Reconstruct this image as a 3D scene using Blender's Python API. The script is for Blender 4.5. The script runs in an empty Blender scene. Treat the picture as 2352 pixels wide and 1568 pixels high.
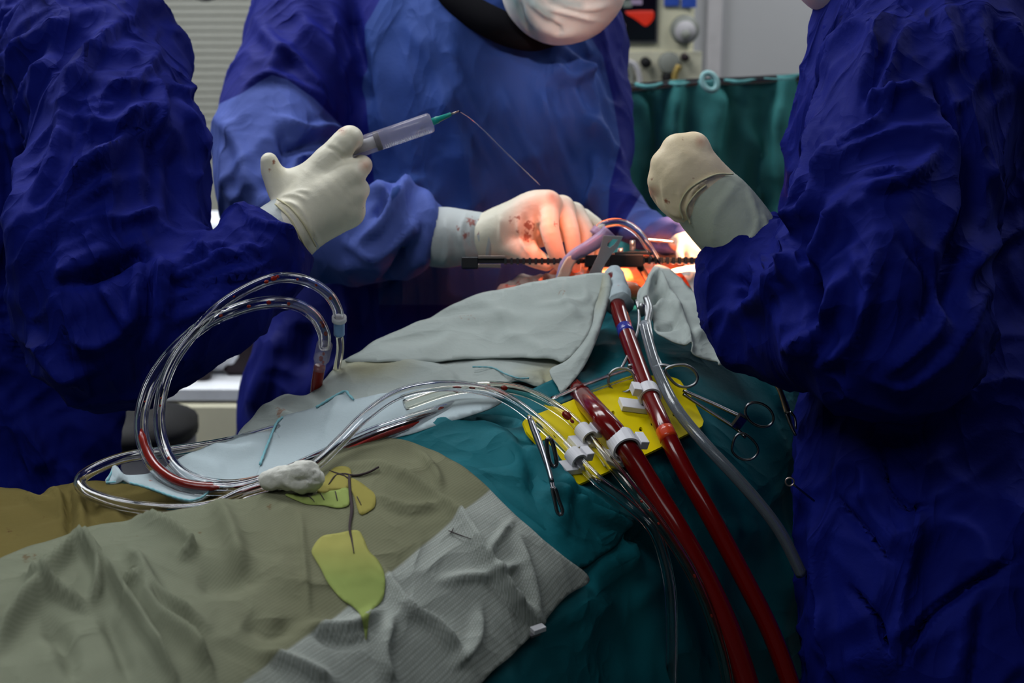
import bpy, math, random
import numpy as np
from mathutils import Vector, Matrix
from mathutils.geometry import delaunay_2d_cdt

# ------------------------------------------------------------------ camera
SC = bpy.context.scene
FPX, PITCH, CAM = 3400.0, math.radians(15.0), np.array([0.0, 0.0, 1.55])
cam_data = bpy.data.cameras.new('camera')
cam_data.sensor_width = 36.0
cam_data.lens = FPX / 2352.0 * 36.0
cam_data.clip_start = 0.05
cam_data.dof.use_dof = True
cam_data.dof.focus_distance = 1.45
cam_data.dof.aperture_fstop = 7.1
cam = bpy.data.objects.new('camera', cam_data)
SC.collection.objects.link(cam)
cam.location = CAM
cam.rotation_euler = (math.pi / 2 - PITCH, 0, 0)
SC.camera = cam

# ------------------------------------------------------------------ world and lights
world = bpy.data.worlds.new('world')
SC.world = world
world.use_nodes = True
world.node_tree.nodes['Background'].inputs[0].default_value = (0.55, 0.65, 0.9, 1)
world.node_tree.nodes['Background'].inputs[1].default_value = 0.05

def area_light(name, loc, target, sx, sy, energy, col):
    L = bpy.data.lights.new(name, 'AREA')
    L.shape = 'RECTANGLE'; L.size = sx; L.size_y = sy; L.energy = energy; L.color = col
    o = bpy.data.objects.new(name, L)
    SC.collection.objects.link(o)
    o.location = loc
    o.rotation_euler = (Vector(target) - Vector(loc)).to_track_quat('-Z', 'Y').to_euler()
    return o

ROOM_AND_FILL = [(-0.75, 2.3, 26), (-0.95, 0.5, 15), (0.2, -0.6, 5), (-0.75, 3.9, 20), (1.5, 3.9, 26), (-2.0, 2.7, 28), (1.7, 2.1, 16)]  # room light plus unseen panels added as fill: camera side, trolley, screen drape
for x, y, e in ROOM_AND_FILL:
    area_light('ceiling_and_fill_light', (x, y, 2.86), (x, y, 0), 1.2, 0.6, e, (0.94, 0.97, 1.0))

def spot_beam(loc, target, deg, energy, col=(1.0, 0.36, 0.17), blend=.5):
    # halogen surgical lamp, very warm; the hand and mask beams are added fill
    spot = bpy.data.lights.new('surgical_and_fill_spot', 'SPOT')
    spot.energy = energy; spot.color = col
    spot.spot_size = math.radians(deg); spot.spot_blend = blend; spot.shadow_soft_size = 0.03
    o = bpy.data.objects.new('surgical_and_fill_spot', spot)
    SC.collection.objects.link(o); o.location = loc
    o.rotation_euler = (Vector(target) - Vector(loc)).to_track_quat('-Z', 'Y').to_euler()
spot_beam((0.62, 2.35, 2.6), (0.238, 1.885, 1.15), 3.7, 1900)
spot_beam((0.45, 1.35, 2.7), (0.165, 1.84, 1.11), 3.4, 8000)
spot_beam((-0.06, 1.05, 2.7), (0.062, 1.825, 1.145), 5.0, 260, (1.0, 0.15, 0.045), 1.0)  # added red spot standing in for wound bounce on the surgeon's hand
spot_beam((0.30, 0.60, 2.05), (0.080, 1.93, 1.445), 7.0, 60, (1.0, 0.82, 0.75), 1.0)  # added spot near the camera, brightens the surgeon's mask and chest

cy = SC.cycles
cy.max_bounces = 8; cy.diffuse_bounces = 2; cy.glossy_bounces = 3; cy.transmission_bounces = 8; cy.transparent_max_bounces = 12
cy.caustics_reflective = False; cy.caustics_refractive = True; cy.sample_clamp_indirect = 6.0
cy.use_adaptive_sampling = True; cy.adaptive_threshold = 0.07; cy.use_denoising = True

SC.view_settings.view_transform = 'Standard'
SC.view_settings.look = 'None'
SC.view_settings.gamma = 1.0
SC.view_settings.use_curve_mapping = False
SC.view_settings.exposure = 0.0

# ------------------------------------------------------------------ helpers
rng = np.random.RandomState(7)
random.seed(7)
CP, SP = math.cos(PITCH), math.sin(PITCH)

def P(px, py, d):
    """point seen at pixel (px, py) at depth d along the camera axis"""
    px = np.asarray(px, float); py = np.asarray(py, float); d = np.asarray(d, float)
    x = (px - 1176.0) / FPX; u = (784.0 - py) / FPX
    return np.stack([x * d, (CP + u * SP) * d + CAM[1], (-SP + u * CP) * d + CAM[2]], -1)

def proj(V):
    V = np.asarray(V, float)
    y = V[..., 1] - CAM[1]; z = V[..., 2] - CAM[2]
    f = y * CP - z * SP; u = y * SP + z * CP
    return 1176.0 + V[..., 0] / f * FPX, 784.0 - u / f * FPX, f

_perm = rng.permutation(256); _perm = np.concatenate([_perm, _perm, _perm])
_grad = rng.normal(size=(256, 3)); _grad /= np.linalg.norm(_grad, axis=1)[:, None]

def noise(q):
    q = np.asarray(q, float)
    i = np.floor(q).astype(int); f = q - i
    w = f * f * f * (f * (f * 6 - 15) + 10)
    i &= 255
    out = 0
    for dx in (0, 1):
        wx = w[..., 0] if dx else 1 - w[..., 0]
        for dy in (0, 1):
            wy = w[..., 1] if dy else 1 - w[..., 1]
            for dz in (0, 1):
                wz = w[..., 2] if dz else 1 - w[..., 2]
                h = _perm[_perm[_perm[i[..., 0] + dx] + i[..., 1] + dy] + i[..., 2] + dz]
                g = _grad[h]
                out = out + wx * wy * wz * (g[..., 0] * (f[..., 0] - dx) + g[..., 1] * (f[..., 1] - dy) + g[..., 2] * (f[..., 2] - dz))
    return out * 1.6

def fbm(q, o=3):
    s, a = 0, 1.0
    for k in range(o):
        s = s + a * noise(q * 2 ** k + 17.3 * k); a *= .5
    return s

def ridges(V, along, f_along, f_across, warp=0.5, seed=0.0, sharp=1.7):
    """cloth creases that run along a direction"""
    along = np.asarray(along, float); along = along / np.linalg.norm(along)
    a = V @ along
    perp = V - a[:, None] * along
    q = perp * f_across + (a * f_along)[:, None] * along + seed
    q = q + warp * np.stack([noise(V * 9 + 3.1 + seed), noise(V * 9 + 7.7 + seed), noise(V * 9 + 11.9 + seed)], -1)
    r1 = np.clip(1 - 2.0 * np.abs(noise(q)), 0, 1) ** sharp
    r2 = np.clip(1 - 2.0 * np.abs(noise(q * 2.13 + 5.7)), 0, 1) ** sharp
    return .85 * r1 + .16 * r2 * (.4 + r1)

def catmull(pts, n=8, closed=False):
    pts = np.asarray(pts, float); N = len(pts); out = []
    seg = N if closed else N - 1
    for i in range(seg):
        if closed:
            p0, p1, p2, p3 = pts[i - 1], pts[i], pts[(i + 1) % N], pts[(i + 2) % N]
        else:
            p1, p2 = pts[i], pts[i + 1]
            p0 = pts[i - 1] if i > 0 else 2 * p1 - p2
            p3 = pts[i + 2] if i + 2 < N else 2 * p2 - p1
        t = np.linspace(0, 1, n, endpoint=False)[:, None]
        out.append(.5 * (2 * p1 + (p2 - p0) * t + (2 * p0 - 5 * p1 + 4 * p2 - p3) * t ** 2 + (3 * p1 - p0 - 3 * p2 + p3) * t ** 3))
    out = np.concatenate(out)
    if not closed:
        out = np.vstack([out, pts[-1]])
    return out

def resample(poly, step, closed=False):
    poly = np.asarray(poly, float)
    if closed: poly = np.vstack([poly, poly[:1]])
    L = np.concatenate([[0], np.cumsum(np.linalg.norm(np.diff(poly[:, :2], axis=0), axis=1))])
    n = max(3, int(round(L[-1] / step)))
    t = np.linspace(0, L[-1], n + 1)
    out = np.stack([np.interp(t, L, poly[:, k]) for k in range(poly.shape[1])], -1)
    return out[:-1] if closed else out

def dist_poly(x, y, line):
    """distance, side and parameter to a polyline in 2-D"""
    best = np.full(np.shape(x), 1e9); side = np.zeros(np.shape(x)); par = np.zeros(np.shape(x))
    line = np.asarray(line, float); n = len(line) - 1
    for k in range(n):
        ax, ay = line[k, :2]; bx, by = line[k + 1, :2]
        dx, dy = bx - ax, by - ay; l2 = dx * dx + dy * dy + 1e-9
        t = np.clip(((x - ax) * dx + (y - ay) * dy) / l2, 0, 1)
        ex, ey = x - ax - t * dx, y - ay - t * dy
        dd = np.hypot(ex, ey); m = dd < best
        best = np.where(m, dd, best); side = np.where(m, np.sign(dx * ey - dy * ex), side); par = np.where(m, (k + t) / n, par)
    return best, side, par

def inside(x, y, poly):
    poly = np.asarray(poly, float); r = np.zeros(np.shape(x), bool); j = len(poly) - 1
    for i in range(len(poly)):
        xi, yi = poly[i, :2]; xj, yj = poly[j, :2]
        c = ((yi > y) != (yj > y)) & (x < (xj - xi) * (y - yi) / (yj - yi + 1e-12) + xi)
        r ^= c; j = i
    return r

def sdpoly(x, y, poly):
    """signed distance to a polygon in pixels, positive inside"""
    poly = np.asarray(poly, float)
    d, _, _ = dist_poly(x, y, np.vstack([poly, poly[:1]]))
    return np.where(inside(x, y, poly), d, -d)

def strokes(px, py, lst):
    """sum of fold ridges: (polyline, width px, height m[, asymmetry])"""
    h = np.zeros(np.shape(px))
    for s in lst:
        line = catmull(s[0], 5) if len(s[0]) > 2 else np.asarray(s[0], float)
        d, side, par = dist_poly(px, py, line)
        asym = s[3] if len(s) > 3 else 0
        w = s[1] * np.where(side > 0, 1 + asym, 1 - asym)
        h += s[2] * np.exp(-(d / w) ** 2) * np.clip(4 * par + .25, 0, 1) * np.clip(4 * (1 - par) + .25, 0, 1)
    return h

def link(o, parent=None):
    SC.collection.objects.link(o)
    if parent is not None:
        o.parent = parent
        o.matrix_parent_inverse = Matrix.Translation(parent.get('_base', (0, 0, 0))).inverted()
    return o

def mesh_data(name, V, F, smooth=True):
    me = bpy.data.meshes.new(name)
    me.from_pydata(np.asarray(V, float).tolist(), [], [list(map(int, f)) for f in F])
    me.update()
    if smooth:
        me.polygons.foreach_set('use_smooth', np.ones(len(me.polygons), bool))
    return me

def mk(name, V, F, mat, parent=None, smooth=True, attrs=None):
    me = mesh_data(name, V, F, smooth)
    me.materials.append(mat)
    for k, v in (attrs or {}).items():
        a = me.attributes.new(k, 'FLOAT', 'POINT'); a.data.foreach_set('value', np.asarray(v, np.float32))
    return link(bpy.data.objects.new(name, me), parent)

def tag(o, label, cat, group=None):
    o['label'] = label; o['category'] = cat
    if group: o['group'] = group
    return o

def struct(o):
    o['kind'] = 'structure'; return o

def root(name, loc, label, cat, group=None):
    o = bpy.data.objects.new(name, None); o.empty_display_size = .05
    SC.collection.objects.link(o)
    loc = [float(v) for v in loc]
    o.location = loc; o['_base'] = loc
    return tag(o, label, cat, group)

def normals(V, F):
    F = np.asarray(F); N = np.zeros_like(V)
    if F.shape[1] == 4:
        fn = np.cross(V[F[:, 2]] - V[F[:, 0]], V[F[:, 3]] - V[F[:, 1]])
    else:
        fn = np.cross(V[F[:, 1]] - V[F[:, 0]], V[F[:, 2]] - V[F[:, 0]])
    for k in range(F.shape[1]): np.add.at(N, F[:, k], fn)
    return N / (np.linalg.norm(N, axis=1)[:, None] + 1e-12)

# ---- implicit bodies ----
class Field:
    def __init__(self): self.ch = []
    def chain(self, pts, k=.02, n=5, flat=None, world=False):
        """pts (px,py,depth,radius px) smoothed; flat=(axis, factor) squashes the section"""
        pts = np.asarray(pts, float)
        c = catmull(pts, n) if len(pts) > 2 else np.stack([pts[0] + (pts[1] - pts[0]) * t for t in np.linspace(0, 1, n)])
        if world: A, R = c[:, :3], c[:, 3]
        else: A, R = P(c[:, 0], c[:, 1], c[:, 2]), c[:, 3] * c[:, 2] / FPX
        self.ch.append((A, R, k, flat)); return self
    def build(self, h, zmin=-9):
        lo = np.min([(A - R[:, None] * 1.15).min(0) for A, R, _, f in self.ch], 0) - 3 * h
        hi = np.max([(A + R[:, None] * 1.15).max(0) for A, R, _, f in self.ch], 0) + 3 * h
        lo[2] = max(lo[2], zmin)
        n = np.ceil((hi - lo) / h).astype(int) + 1
        F = np.full(n, .08, np.float32)
        ax = [lo[i] + h * np.arange(n[i]) for i in range(3)]
        for A, R, k, flat in self.ch:
            pad = k + 3 * h
            a = np.maximum(((A - R[:, None] * 1.1).min(0) - pad - lo) / h, 0).astype(int)
            b = np.minimum(((A + R[:, None] * 1.1).max(0) + pad - lo) / h + 2, n).astype(int)
            D = np.full(b - a, .5, np.float32)
            for i in range(len(A) - 1):
                p, q, r0, r1 = A[i], A[i + 1], R[i], R[i + 1]
                rm = max(r0, r1) * 1.1 + pad
                sa = np.clip(((np.minimum(p, q) - rm - lo) / h).astype(int), a, b)
                sb = np.clip(((np.maximum(p, q) + rm - lo) / h).astype(int) + 2, a, b)
                if np.any(sb <= sa): continue
                X = ax[0][sa[0]:sb[0]].astype(np.float32)[:, None, None] - p[0]
                Y = ax[1][sa[1]:sb[1]].astype(np.float32)[None, :, None] - p[1]
                Z = ax[2][sa[2]:sb[2]].astype(np.float32)[None, None, :] - p[2]
                v = q - p
                fl = 1.0
                if flat is not None:
                    e, fl = np.asarray(flat[0], float), flat[1]
                    dt = (X * e[0] + Y * e[1] + Z * e[2]) * (1 / fl - 1)
                    X = X + dt * e[0]; Y = Y + dt * e[1]; Z = Z + dt * e[2]
                    v = v + (v @ e) * (1 / fl - 1) * e
                t = np.clip((X * v[0] + Y * v[1] + Z * v[2]) / (v @ v + 1e-9), 0, 1)
                d = np.sqrt((X - t * v[0]) ** 2 + (Y - t * v[1]) ** 2 + (Z - t * v[2]) ** 2) - (r0 + (r1 - r0) * t)
                d *= (1 + fl) / 2
                s = tuple(slice(sa[j] - a[j], sb[j] - a[j]) for j in range(3))
                D[s] = np.minimum(D[s], d)
            s = tuple(slice(a[j], b[j]) for j in range(3))
            G = F[s]
            hh = np.clip(.5 + .5 * (G - D) / k, 0, 1)
            F[s] = G + (D - G) * hh - k * hh * (1 - hh)
        return surface_nets(F, lo, h)

def surface_nets(F, lo, h):
    S = F < 0
    S[0] = S[-1] = False; S[:, 0] = S[:, -1] = False; S[:, :, 0] = S[:, :, -1] = False
    F = np.where(S, F, np.maximum(F, 1e-6))
    c = [S[i:S.shape[0] - 1 + i, j:S.shape[1] - 1 + j, k:S.shape[2] - 1 + k] for i in (0, 1) for j in (0, 1) for k in (0, 1)]
    cnt = sum(x.astype(np.int8) for x in c)
    act = np.argwhere((cnt > 0) & (cnt < 8))
    vals = {}
    for i in (0, 1):
        for j in (0, 1):
            for k in (0, 1):
                vals[i, j, k] = F[act[:, 0] + i, act[:, 1] + j, act[:, 2] + k]
    acc = np.zeros((len(act), 3)); num = np.zeros(len(act))
    for a in vals:
        for axis in range(3):
            if a[axis]: continue
            b = list(a); b[axis] = 1; b = tuple(b)
            va, vb = vals[a], vals[b]; m = (va < 0) != (vb < 0)
            t = np.where(m, va / (va - vb + 1e-12), 0)
            p = np.array(a, float)[None] + 0 * acc; p[:, axis] = t
            acc += p * m[:, None]; num += m
    V = lo + h * (act + acc / num[:, None])
    ID = np.full(cnt.shape, -1, np.int32); ID[tuple(act.T)] = np.arange(len(act))
    quads = []
    for axis in range(3):
        o1, o2 = [(1, 2), (2, 0), (0, 1)][axis]
        sl0 = [slice(None)] * 3; sl1 = [slice(None)] * 3
        sl0[axis] = slice(0, -1); sl1[axis] = slice(1, None)
        ch = S[tuple(sl0)] != S[tuple(sl1)]
        e = np.argwhere(ch)
        ins = S[tuple(e.T)]
        def cid(d1, d2):
            q = e.copy(); q[:, o1] -= d1; q[:, o2] -= d2
            return ID[tuple(q.T)]
        Q = np.stack([cid(1, 1), cid(0, 1), cid(0, 0), cid(1, 0)], -1)
        Q[~ins] = Q[~ins][:, ::-1]
        quads.append(Q)
    return V, np.concatenate(quads)

def relax(V, F, it=2, lam=.5):
    E = np.concatenate([F[:, [i, (i + 1) % F.shape[1]]] for i in range(F.shape[1])])
    for _ in range(it):
        A = np.zeros_like(V); n = np.zeros(len(V))
        np.add.at(A, E[:, 0], V[E[:, 1]]); np.add.at(n, E[:, 0], 1)
        V = V + lam * (A / np.maximum(n, 1)[:, None] - V)
    return V

def facing(V, N):
    w = CAM - V; w /= np.linalg.norm(w, axis=1)[:, None]
    return np.clip((N * w).sum(1) * 3 + .4, 0, 1)

# ---- thin plate depth interpolation ----
def tps(ctrl):
    c = np.asarray(ctrl, float); X = c[:, :2] / 1000; n = len(c)
    def k(r2): return .5 * r2 * np.log(r2 + 1e-12)
    r2 = ((X[:, None] - X[None]) ** 2).sum(-1)
    A = np.zeros((n + 3, n + 3)); A[:n, :n] = k(r2) + 1e-4 * np.eye(n); A[:n, n] = 1; A[:n, n + 1:] = X
    A[n, :n] = 1; A[n + 1:, :n] = X.T
    w = np.linalg.solve(A, np.concatenate([c[:, 2], [0, 0, 0]]))
    def f(px, py):
        Q = np.stack([np.ravel(px), np.ravel(py)], -1) / 1000.
        o = k(((Q[:, None] - X[None]) ** 2).sum(-1)) @ w[:n] + w[n] + Q @ w[n + 1:]
        return o.reshape(np.shape(px))
    return f

# ---- cloth cut from an outline ----
def cloth(name, outline, dfn, mat, parent=None, step=9, thick=.0015, lift=0.0, folds=(), wob=None, ridge=None,
          corner=False, attrs=None, holes=(), noise_amp=0.0, smooth=True):
    o = np.asarray(outline, float)
    b = resample(o if corner else catmull(o, 6, True), step, True)
    lo, hi = b.min(0), b.max(0)
    gx, gy = np.meshgrid(np.arange(lo[0], hi[0], step), np.arange(lo[1], hi[1], step * .87))
    gx = gx + (np.arange(gx.shape[0]) % 2)[:, None] * step * .5
    g = np.stack([gx.ravel(), gy.ravel()], -1)
    sd = sdpoly(g[:, 0], g[:, 1], b)
    g = g[sd > step * .45]
    verts = [Vector((float(x), float(y))) for x, y in np.vstack([b, g])] if len(g) else [Vector((float(x), float(y))) for x, y in b]
    faces = [list(range(len(b)))]
    for hpoly in holes:
        s = len(verts); hp = [Vector((float(x), float(y))) for x, y in hpoly]
        verts += hp; faces.append(list(range(s, s + len(hp))))
    vs, es, fs, *_ = delaunay_2d_cdt(verts, [], faces, 1, 1e-4)
    q = np.array([(v.x, v.y) for v in vs]); fs = np.array(fs)
    if holes:
        cx = q[fs].mean(1); keep = np.ones(len(fs), bool)
        for hpoly in holes: keep &= ~inside(cx[:, 0], cx[:, 1], hpoly)
        fs = fs[keep]
    px, py = q[:, 0], q[:, 1]
    d = dfn(px, py) - lift
    V = P(px, py, d)
    N = normals(V, fs)
    fl = ((CAM - V) * N).sum(1).mean() < 0
    if fl: fs = fs[:, ::-1]; N = -N
    h = strokes(px, py, folds)
    if wob is not None: h = h + wob[0] * fbm(V * wob[1] + wob[2], 3)
    if ridge is not None:
        for r in ridge: h = h + r[0] * ridges(V, *r[1:])
    V = V + N * h[:, None]
    at = {k: f(px, py) for k, f in (attrs or {}).items()}
    ob = mk(name, V, fs, mat, parent, smooth, at)
    if thick:
        m = ob.modifiers.new('thickness', 'SOLIDIFY'); m.thickness = thick; m.offset = -1
    return ob

# ---- tubes ----
def tube_geo(C, R, n=12, cap=True, closed=False):
    C = np.asarray(C, float); m = len(C); R = np.broadcast_to(np.asarray(R, float), (m,))
    T = np.gradient(C, axis=0)
    if closed: T = np.roll(C, -1, 0) - np.roll(C, 1, 0)
    T /= np.linalg.norm(T, axis=1)[:, None] + 1e-12
    ref = np.array([0.13, 0.21, 0.97]) if abs(T[0][2]) < .9 else np.array([1., 0, 0])
    nrm = ref - T[0] * (ref @ T[0]); nrm /= np.linalg.norm(nrm)
    V = []
    for i in range(m):
        nrm = nrm - T[i] * (nrm @ T[i]); nrm /= np.linalg.norm(nrm)
        bn = np.cross(T[i], nrm)
        a = np.linspace(0, 2 * math.pi, n, endpoint=False)
        V.append(C[i] + R[i] * (np.cos(a)[:, None] * nrm + np.sin(a)[:, None] * bn))
    V = np.concatenate(V); F = []
    for i in range(m if closed else m - 1):
        a0, b0 = i * n, ((i + 1) % m) * n
        for k in range(n):
            F.append((a0 + k, a0 + (k + 1) % n, b0 + (k + 1) % n, b0 + k))
    if cap and not closed:
        F.append(tuple(range(n - 1, -1, -1))); F.append(tuple((m - 1) * n + k for k in range(n)))
    return V, F

def join(*geos):
    V, F, o = [], [], 0
    for v, f in geos:
        V.append(np.asarray(v, float)); F += [tuple(i + o for i in q) for q in f]; o += len(v)
    return np.concatenate(V), F

def tube(name, C, R, mat, parent=None, n=12, closed=False):
    return mk(name, *tube_geo(C, R, n, True, closed), mat, parent)

def box_geo(c, ex, ey, ez, bev=.12):
    """bevelled box: centre and three half-extent vectors"""
    c = np.asarray(c, float); E = np.array([ex, ey, ez], float)
    ln = np.linalg.norm(E, axis=1); b = bev * ln.min(); k = 1 - b / ln
    V = []; idx = {}
    for sx in (-1, 1):
        for sy in (-1, 1):
            for sz in (-1, 1):
                s = np.array([sx, sy, sz])
                for a in range(3):
                    f = k.copy(); f[a] = 1
                    idx[sx, sy, sz, a] = len(V); V.append(c + (s * f) @ E)
    F = []
    for a in range(3):
        b1, c1 = (a + 1) % 3, (a + 2) % 3
        for s in (-1, 1):
            q = []
            for u, v in ((-1, -1), (1, -1), (1, 1), (-1, 1)):
                t = [0, 0, 0]; t[a] = s; t[b1] = u; t[c1] = v; q.append(idx[tuple(t) + (a,)])
            F.append(tuple(q if s > 0 else q[::-1]))
    for a in range(3):
        b1, c1 = (a + 1) % 3, (a + 2) % 3
        for s in (-1, 1):
            for u in (-1, 1):
                t0 = [0, 0, 0]; t1 = [0, 0, 0]
                t0[b1] = t1[b1] = s; t0[c1] = t1[c1] = u; t0[a] = -1; t1[a] = 1
                q = [idx[tuple(t0) + (b1,)], idx[tuple(t1) + (b1,)], idx[tuple(t1) + (c1,)], idx[tuple(t0) + (c1,)]]
                F.append(tuple(q if s * u < 0 else q[::-1]))
    for sx in (-1, 1):
        for sy in (-1, 1):
            for sz in (-1, 1):
                q = [idx[sx, sy, sz, a] for a in range(3)]
                F.append(tuple(q if sx * sy * sz > 0 else q[::-1]))
    return np.array(V), F

def box(name, c, hx, hy, hz, mat, parent=None, bev=.12):
    return mk(name, *box_geo(c, (hx, 0, 0), (0, hy, 0), (0, 0, hz), bev), mat, parent, False)

def disc_geo(c, axis, r, half, n=20, hollow=0):
    axis = np.asarray(axis, float); axis = axis / np.linalg.norm(axis)
    return tube_geo(np.stack([np.asarray(c) - axis * half, np.asarray(c) + axis * half]), r, n)

def ell_geo(c, r, n=16, m=10, rot=None):
    V = []; F = []
    for i in range(m + 1):
        th = math.pi * i / m
        for j in range(n):
            ph = 2 * math.pi * j / n
            V.append((math.sin(th) * math.cos(ph), math.sin(th) * math.sin(ph), math.cos(th)))
    V = np.array(V) * np.asarray(r)
    if rot is not None: V = V @ np.asarray(rot).T
    V = V + np.asarray(c)
    for i in range(m):
        for j in range(n):
            F.append((i * n + j, (i + 1) * n + j, (i + 1) * n + (j + 1) % n, i * n + (j + 1) % n))
    return V, F

# ------------------------------------------------------------------ materials
def new_mat(name):
    m = bpy.data.materials.new(name); m.use_nodes = True
    nt = m.node_tree; b = nt.nodes['Principled BSDF']
    return m, nt, b

def nd(nt, t, **kw):
    n = nt.nodes.new(t)
    for k, v in kw.items():
        if k == 'op': n.operation = v
        elif hasattr(n, k): setattr(n, k, v)
    return n

def M(name, col, rough=.7, metal=0, spec=.3, var=.12, vscale=30, bump=0, bscale=200, coat=0, sheen=0, trans=0, ior=1.45,
      sss=0, ssr=(1, .3, .15), zones=(), stain=None, wave=None, crease=None):
    """zones: (attribute, colour) painted where the attribute is positive; stain likewise with soft blotchy edges"""
    m, nt, b = new_mat(name); L = nt.links.new
    tc = nd(nt, 'ShaderNodeTexCoord')
    b.inputs['Roughness'].default_value = rough; b.inputs['Metallic'].default_value = metal
    b.inputs['Specular IOR Level'].default_value = spec; b.inputs['Coat Weight'].default_value = coat
    b.inputs['Coat Roughness'].default_value = .08
    b.inputs['Sheen Weight'].default_value = sheen; b.inputs['Sheen Roughness'].default_value = .4
    b.inputs['Transmission Weight'].default_value = trans; b.inputs['IOR'].default_value = ior
    if sss:
        b.inputs['Subsurface Weight'].default_value = sss; b.inputs['Subsurface Radius'].default_value = ssr
        b.inputs['Subsurface Scale'].default_value = .006
    nz = nd(nt, 'ShaderNodeTexNoise'); nz.inputs['Scale'].default_value = vscale; nz.inputs['Detail'].default_value = 4
    L(tc.outputs['Object'], nz.inputs['Vector'])
    def rgb(c): return (*c, 1)
    mix = nd(nt, 'ShaderNodeMix', data_type='RGBA')
    mix.inputs[6].default_value = rgb([max(0, v * (1 - var)) for v in col]); mix.inputs[7].default_value = rgb([min(1, v * (1 + var)) for v in col])
    L(nz.outputs['Fac'], mix.inputs[0]); cur = mix.outputs[2]
    for z in zones:
        at = nd(nt, 'ShaderNodeAttribute', attribute_name=z[0])
        mr = nd(nt, 'ShaderNodeMapRange'); mr.inputs[1].default_value = -z[2] if len(z) > 2 else -1.5; mr.inputs[2].default_value = z[2] if len(z) > 2 else 1.5
        L(at.outputs['Fac'], mr.inputs[0])
        mx = nd(nt, 'ShaderNodeMix', data_type='RGBA'); mx.inputs[7].default_value = rgb(z[1])
        L(mr.outputs[0], mx.inputs[0]); L(cur, mx.inputs[6]); cur = mx.outputs[2]
    if stain:
        at = nd(nt, 'ShaderNodeAttribute', attribute_name=stain[0])
        n2 = nd(nt, 'ShaderNodeTexNoise'); n2.inputs['Scale'].default_value = 260; n2.inputs['Detail'].default_value = 3
        L(tc.outputs['Object'], n2.inputs['Vector'])
        ad = nd(nt, 'ShaderNodeMath', op='MULTIPLY_ADD'); ad.inputs[1].default_value = 30; L(n2.outputs['Fac'], ad.inputs[0]); L(at.outputs['Fac'], ad.inputs[2])
        mr = nd(nt, 'ShaderNodeMapRange'); mr.inputs[1].default_value = 14; mr.inputs[2].default_value = 20; mr.inputs[4].default_value = stain[2] if len(stain) > 2 else .85
        L(ad.outputs[0], mr.inputs[0])
        mx = nd(nt, 'ShaderNodeMix', data_type='RGBA'); mx.inputs[7].default_value = rgb(stain[1])
        L(mr.outputs[0], mx.inputs[0]); L(cur, mx.inputs[6]); cur = mx.outputs[2]
    if wave:
        wv = nd(nt, 'ShaderNodeTexWave'); wv.inputs['Scale'].default_value = wave[0]; wv.inputs['Distortion'].default_value = 1.5; wv.inputs['Detail'].default_value = 2
        wv.bands_direction = wave[1]
        L(tc.outputs['Object'], wv.inputs['Vector'])
        mx = nd(nt, 'ShaderNodeMix', data_type='RGBA', blend_type='MULTIPLY'); mx.inputs[7].default_value = (wave[2],) * 3 + (1,)
        L(wv.outputs['Fac'], mx.inputs[0]); L(cur, mx.inputs[6]); cur = mx.outputs[2]
    L(cur, b.inputs['Base Color'])
    if bump:
        n3 = nd(nt, 'ShaderNodeTexNoise'); n3.inputs['Scale'].default_value = bscale; n3.inputs['Detail'].default_value = 5; n3.inputs['Roughness'].default_value = .6
        L(tc.outputs['Object'], n3.inputs['Vector'])
        bp = nd(nt, 'ShaderNodeBump'); bp.inputs['Strength'].default_value = 1; bp.inputs['Distance'].default_value = bump
        L(n3.outputs['Fac'], bp.inputs['Height']); L(bp.outputs[0], b.inputs['Normal'])
        if crease:
            mp = nd(nt, 'ShaderNodeMapping'); mp.inputs['Scale'].default_value = crease[2]; mp.inputs['Rotation'].default_value = (.2, .35, .1)
            L(tc.outputs['Object'], mp.inputs['Vector'])
            n4 = nd(nt, 'ShaderNodeTexNoise'); n4.noise_type = 'RIDGED_MULTIFRACTAL'; n4.inputs['Scale'].default_value = crease[0]; n4.inputs['Detail'].default_value = 3
            n4.inputs['Roughness'].default_value = .45; n4.inputs['Offset'].default_value = .9; n4.inputs['Gain'].default_value = 1.6; n4.inputs['Distortion'].default_value = .5
            L(mp.outputs[0], n4.inputs['Vector'])
            b2 = nd(nt, 'ShaderNodeBump'); b2.inputs['Strength'].default_value = 1; b2.inputs['Distance'].default_value = crease[1]
            L(n4.outputs['Fac'], b2.inputs['Height']); L(b2.outputs[0], bp.inputs['Normal'])
    return m

def emis(name, col, s):
    m, nt, b = new_mat(name)
    b.inputs['Base Color'].default_value = (*[c * .1 for c in col], 1)
    b.inputs['Emission Color'].default_value = (*col, 1); b.inputs['Emission Strength'].default_value = s
    return m

GOWN_DK = (.010, .014, .26)
m_gown = M('navy_gown_cotton', (.0034, .0080, .152), .75, spec=.10, var=.2, vscale=14, bump=.0003, bscale=260, sheen=.0, crease=(9, .016, (1, 1, .4)))
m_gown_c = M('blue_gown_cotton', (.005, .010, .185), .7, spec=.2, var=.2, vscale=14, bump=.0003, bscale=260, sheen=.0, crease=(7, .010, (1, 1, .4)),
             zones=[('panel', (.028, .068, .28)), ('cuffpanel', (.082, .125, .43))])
m_skin = M('skin', (.55, .24, .13), .5, sss=.15)
m_black = M('black_collar_cloth', (.006, .006, .008), .9, spec=.05)
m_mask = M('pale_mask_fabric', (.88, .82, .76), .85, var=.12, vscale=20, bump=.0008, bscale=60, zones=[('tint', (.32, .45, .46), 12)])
m_mask_l = M('lilac_mask_fabric', (.55, .50, .62), .85)
m_cap = M('cap_fabric', (.10, .22, .35), .9)
m_glove = M('latex_glove', (.82, .78, .63), .42, spec=.35, var=.08, vscale=40, bump=.0005, bscale=120, stain=('stain', (.30, .07, .03)), zones=[('pink', (.66, .42, .30), 10)])
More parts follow.
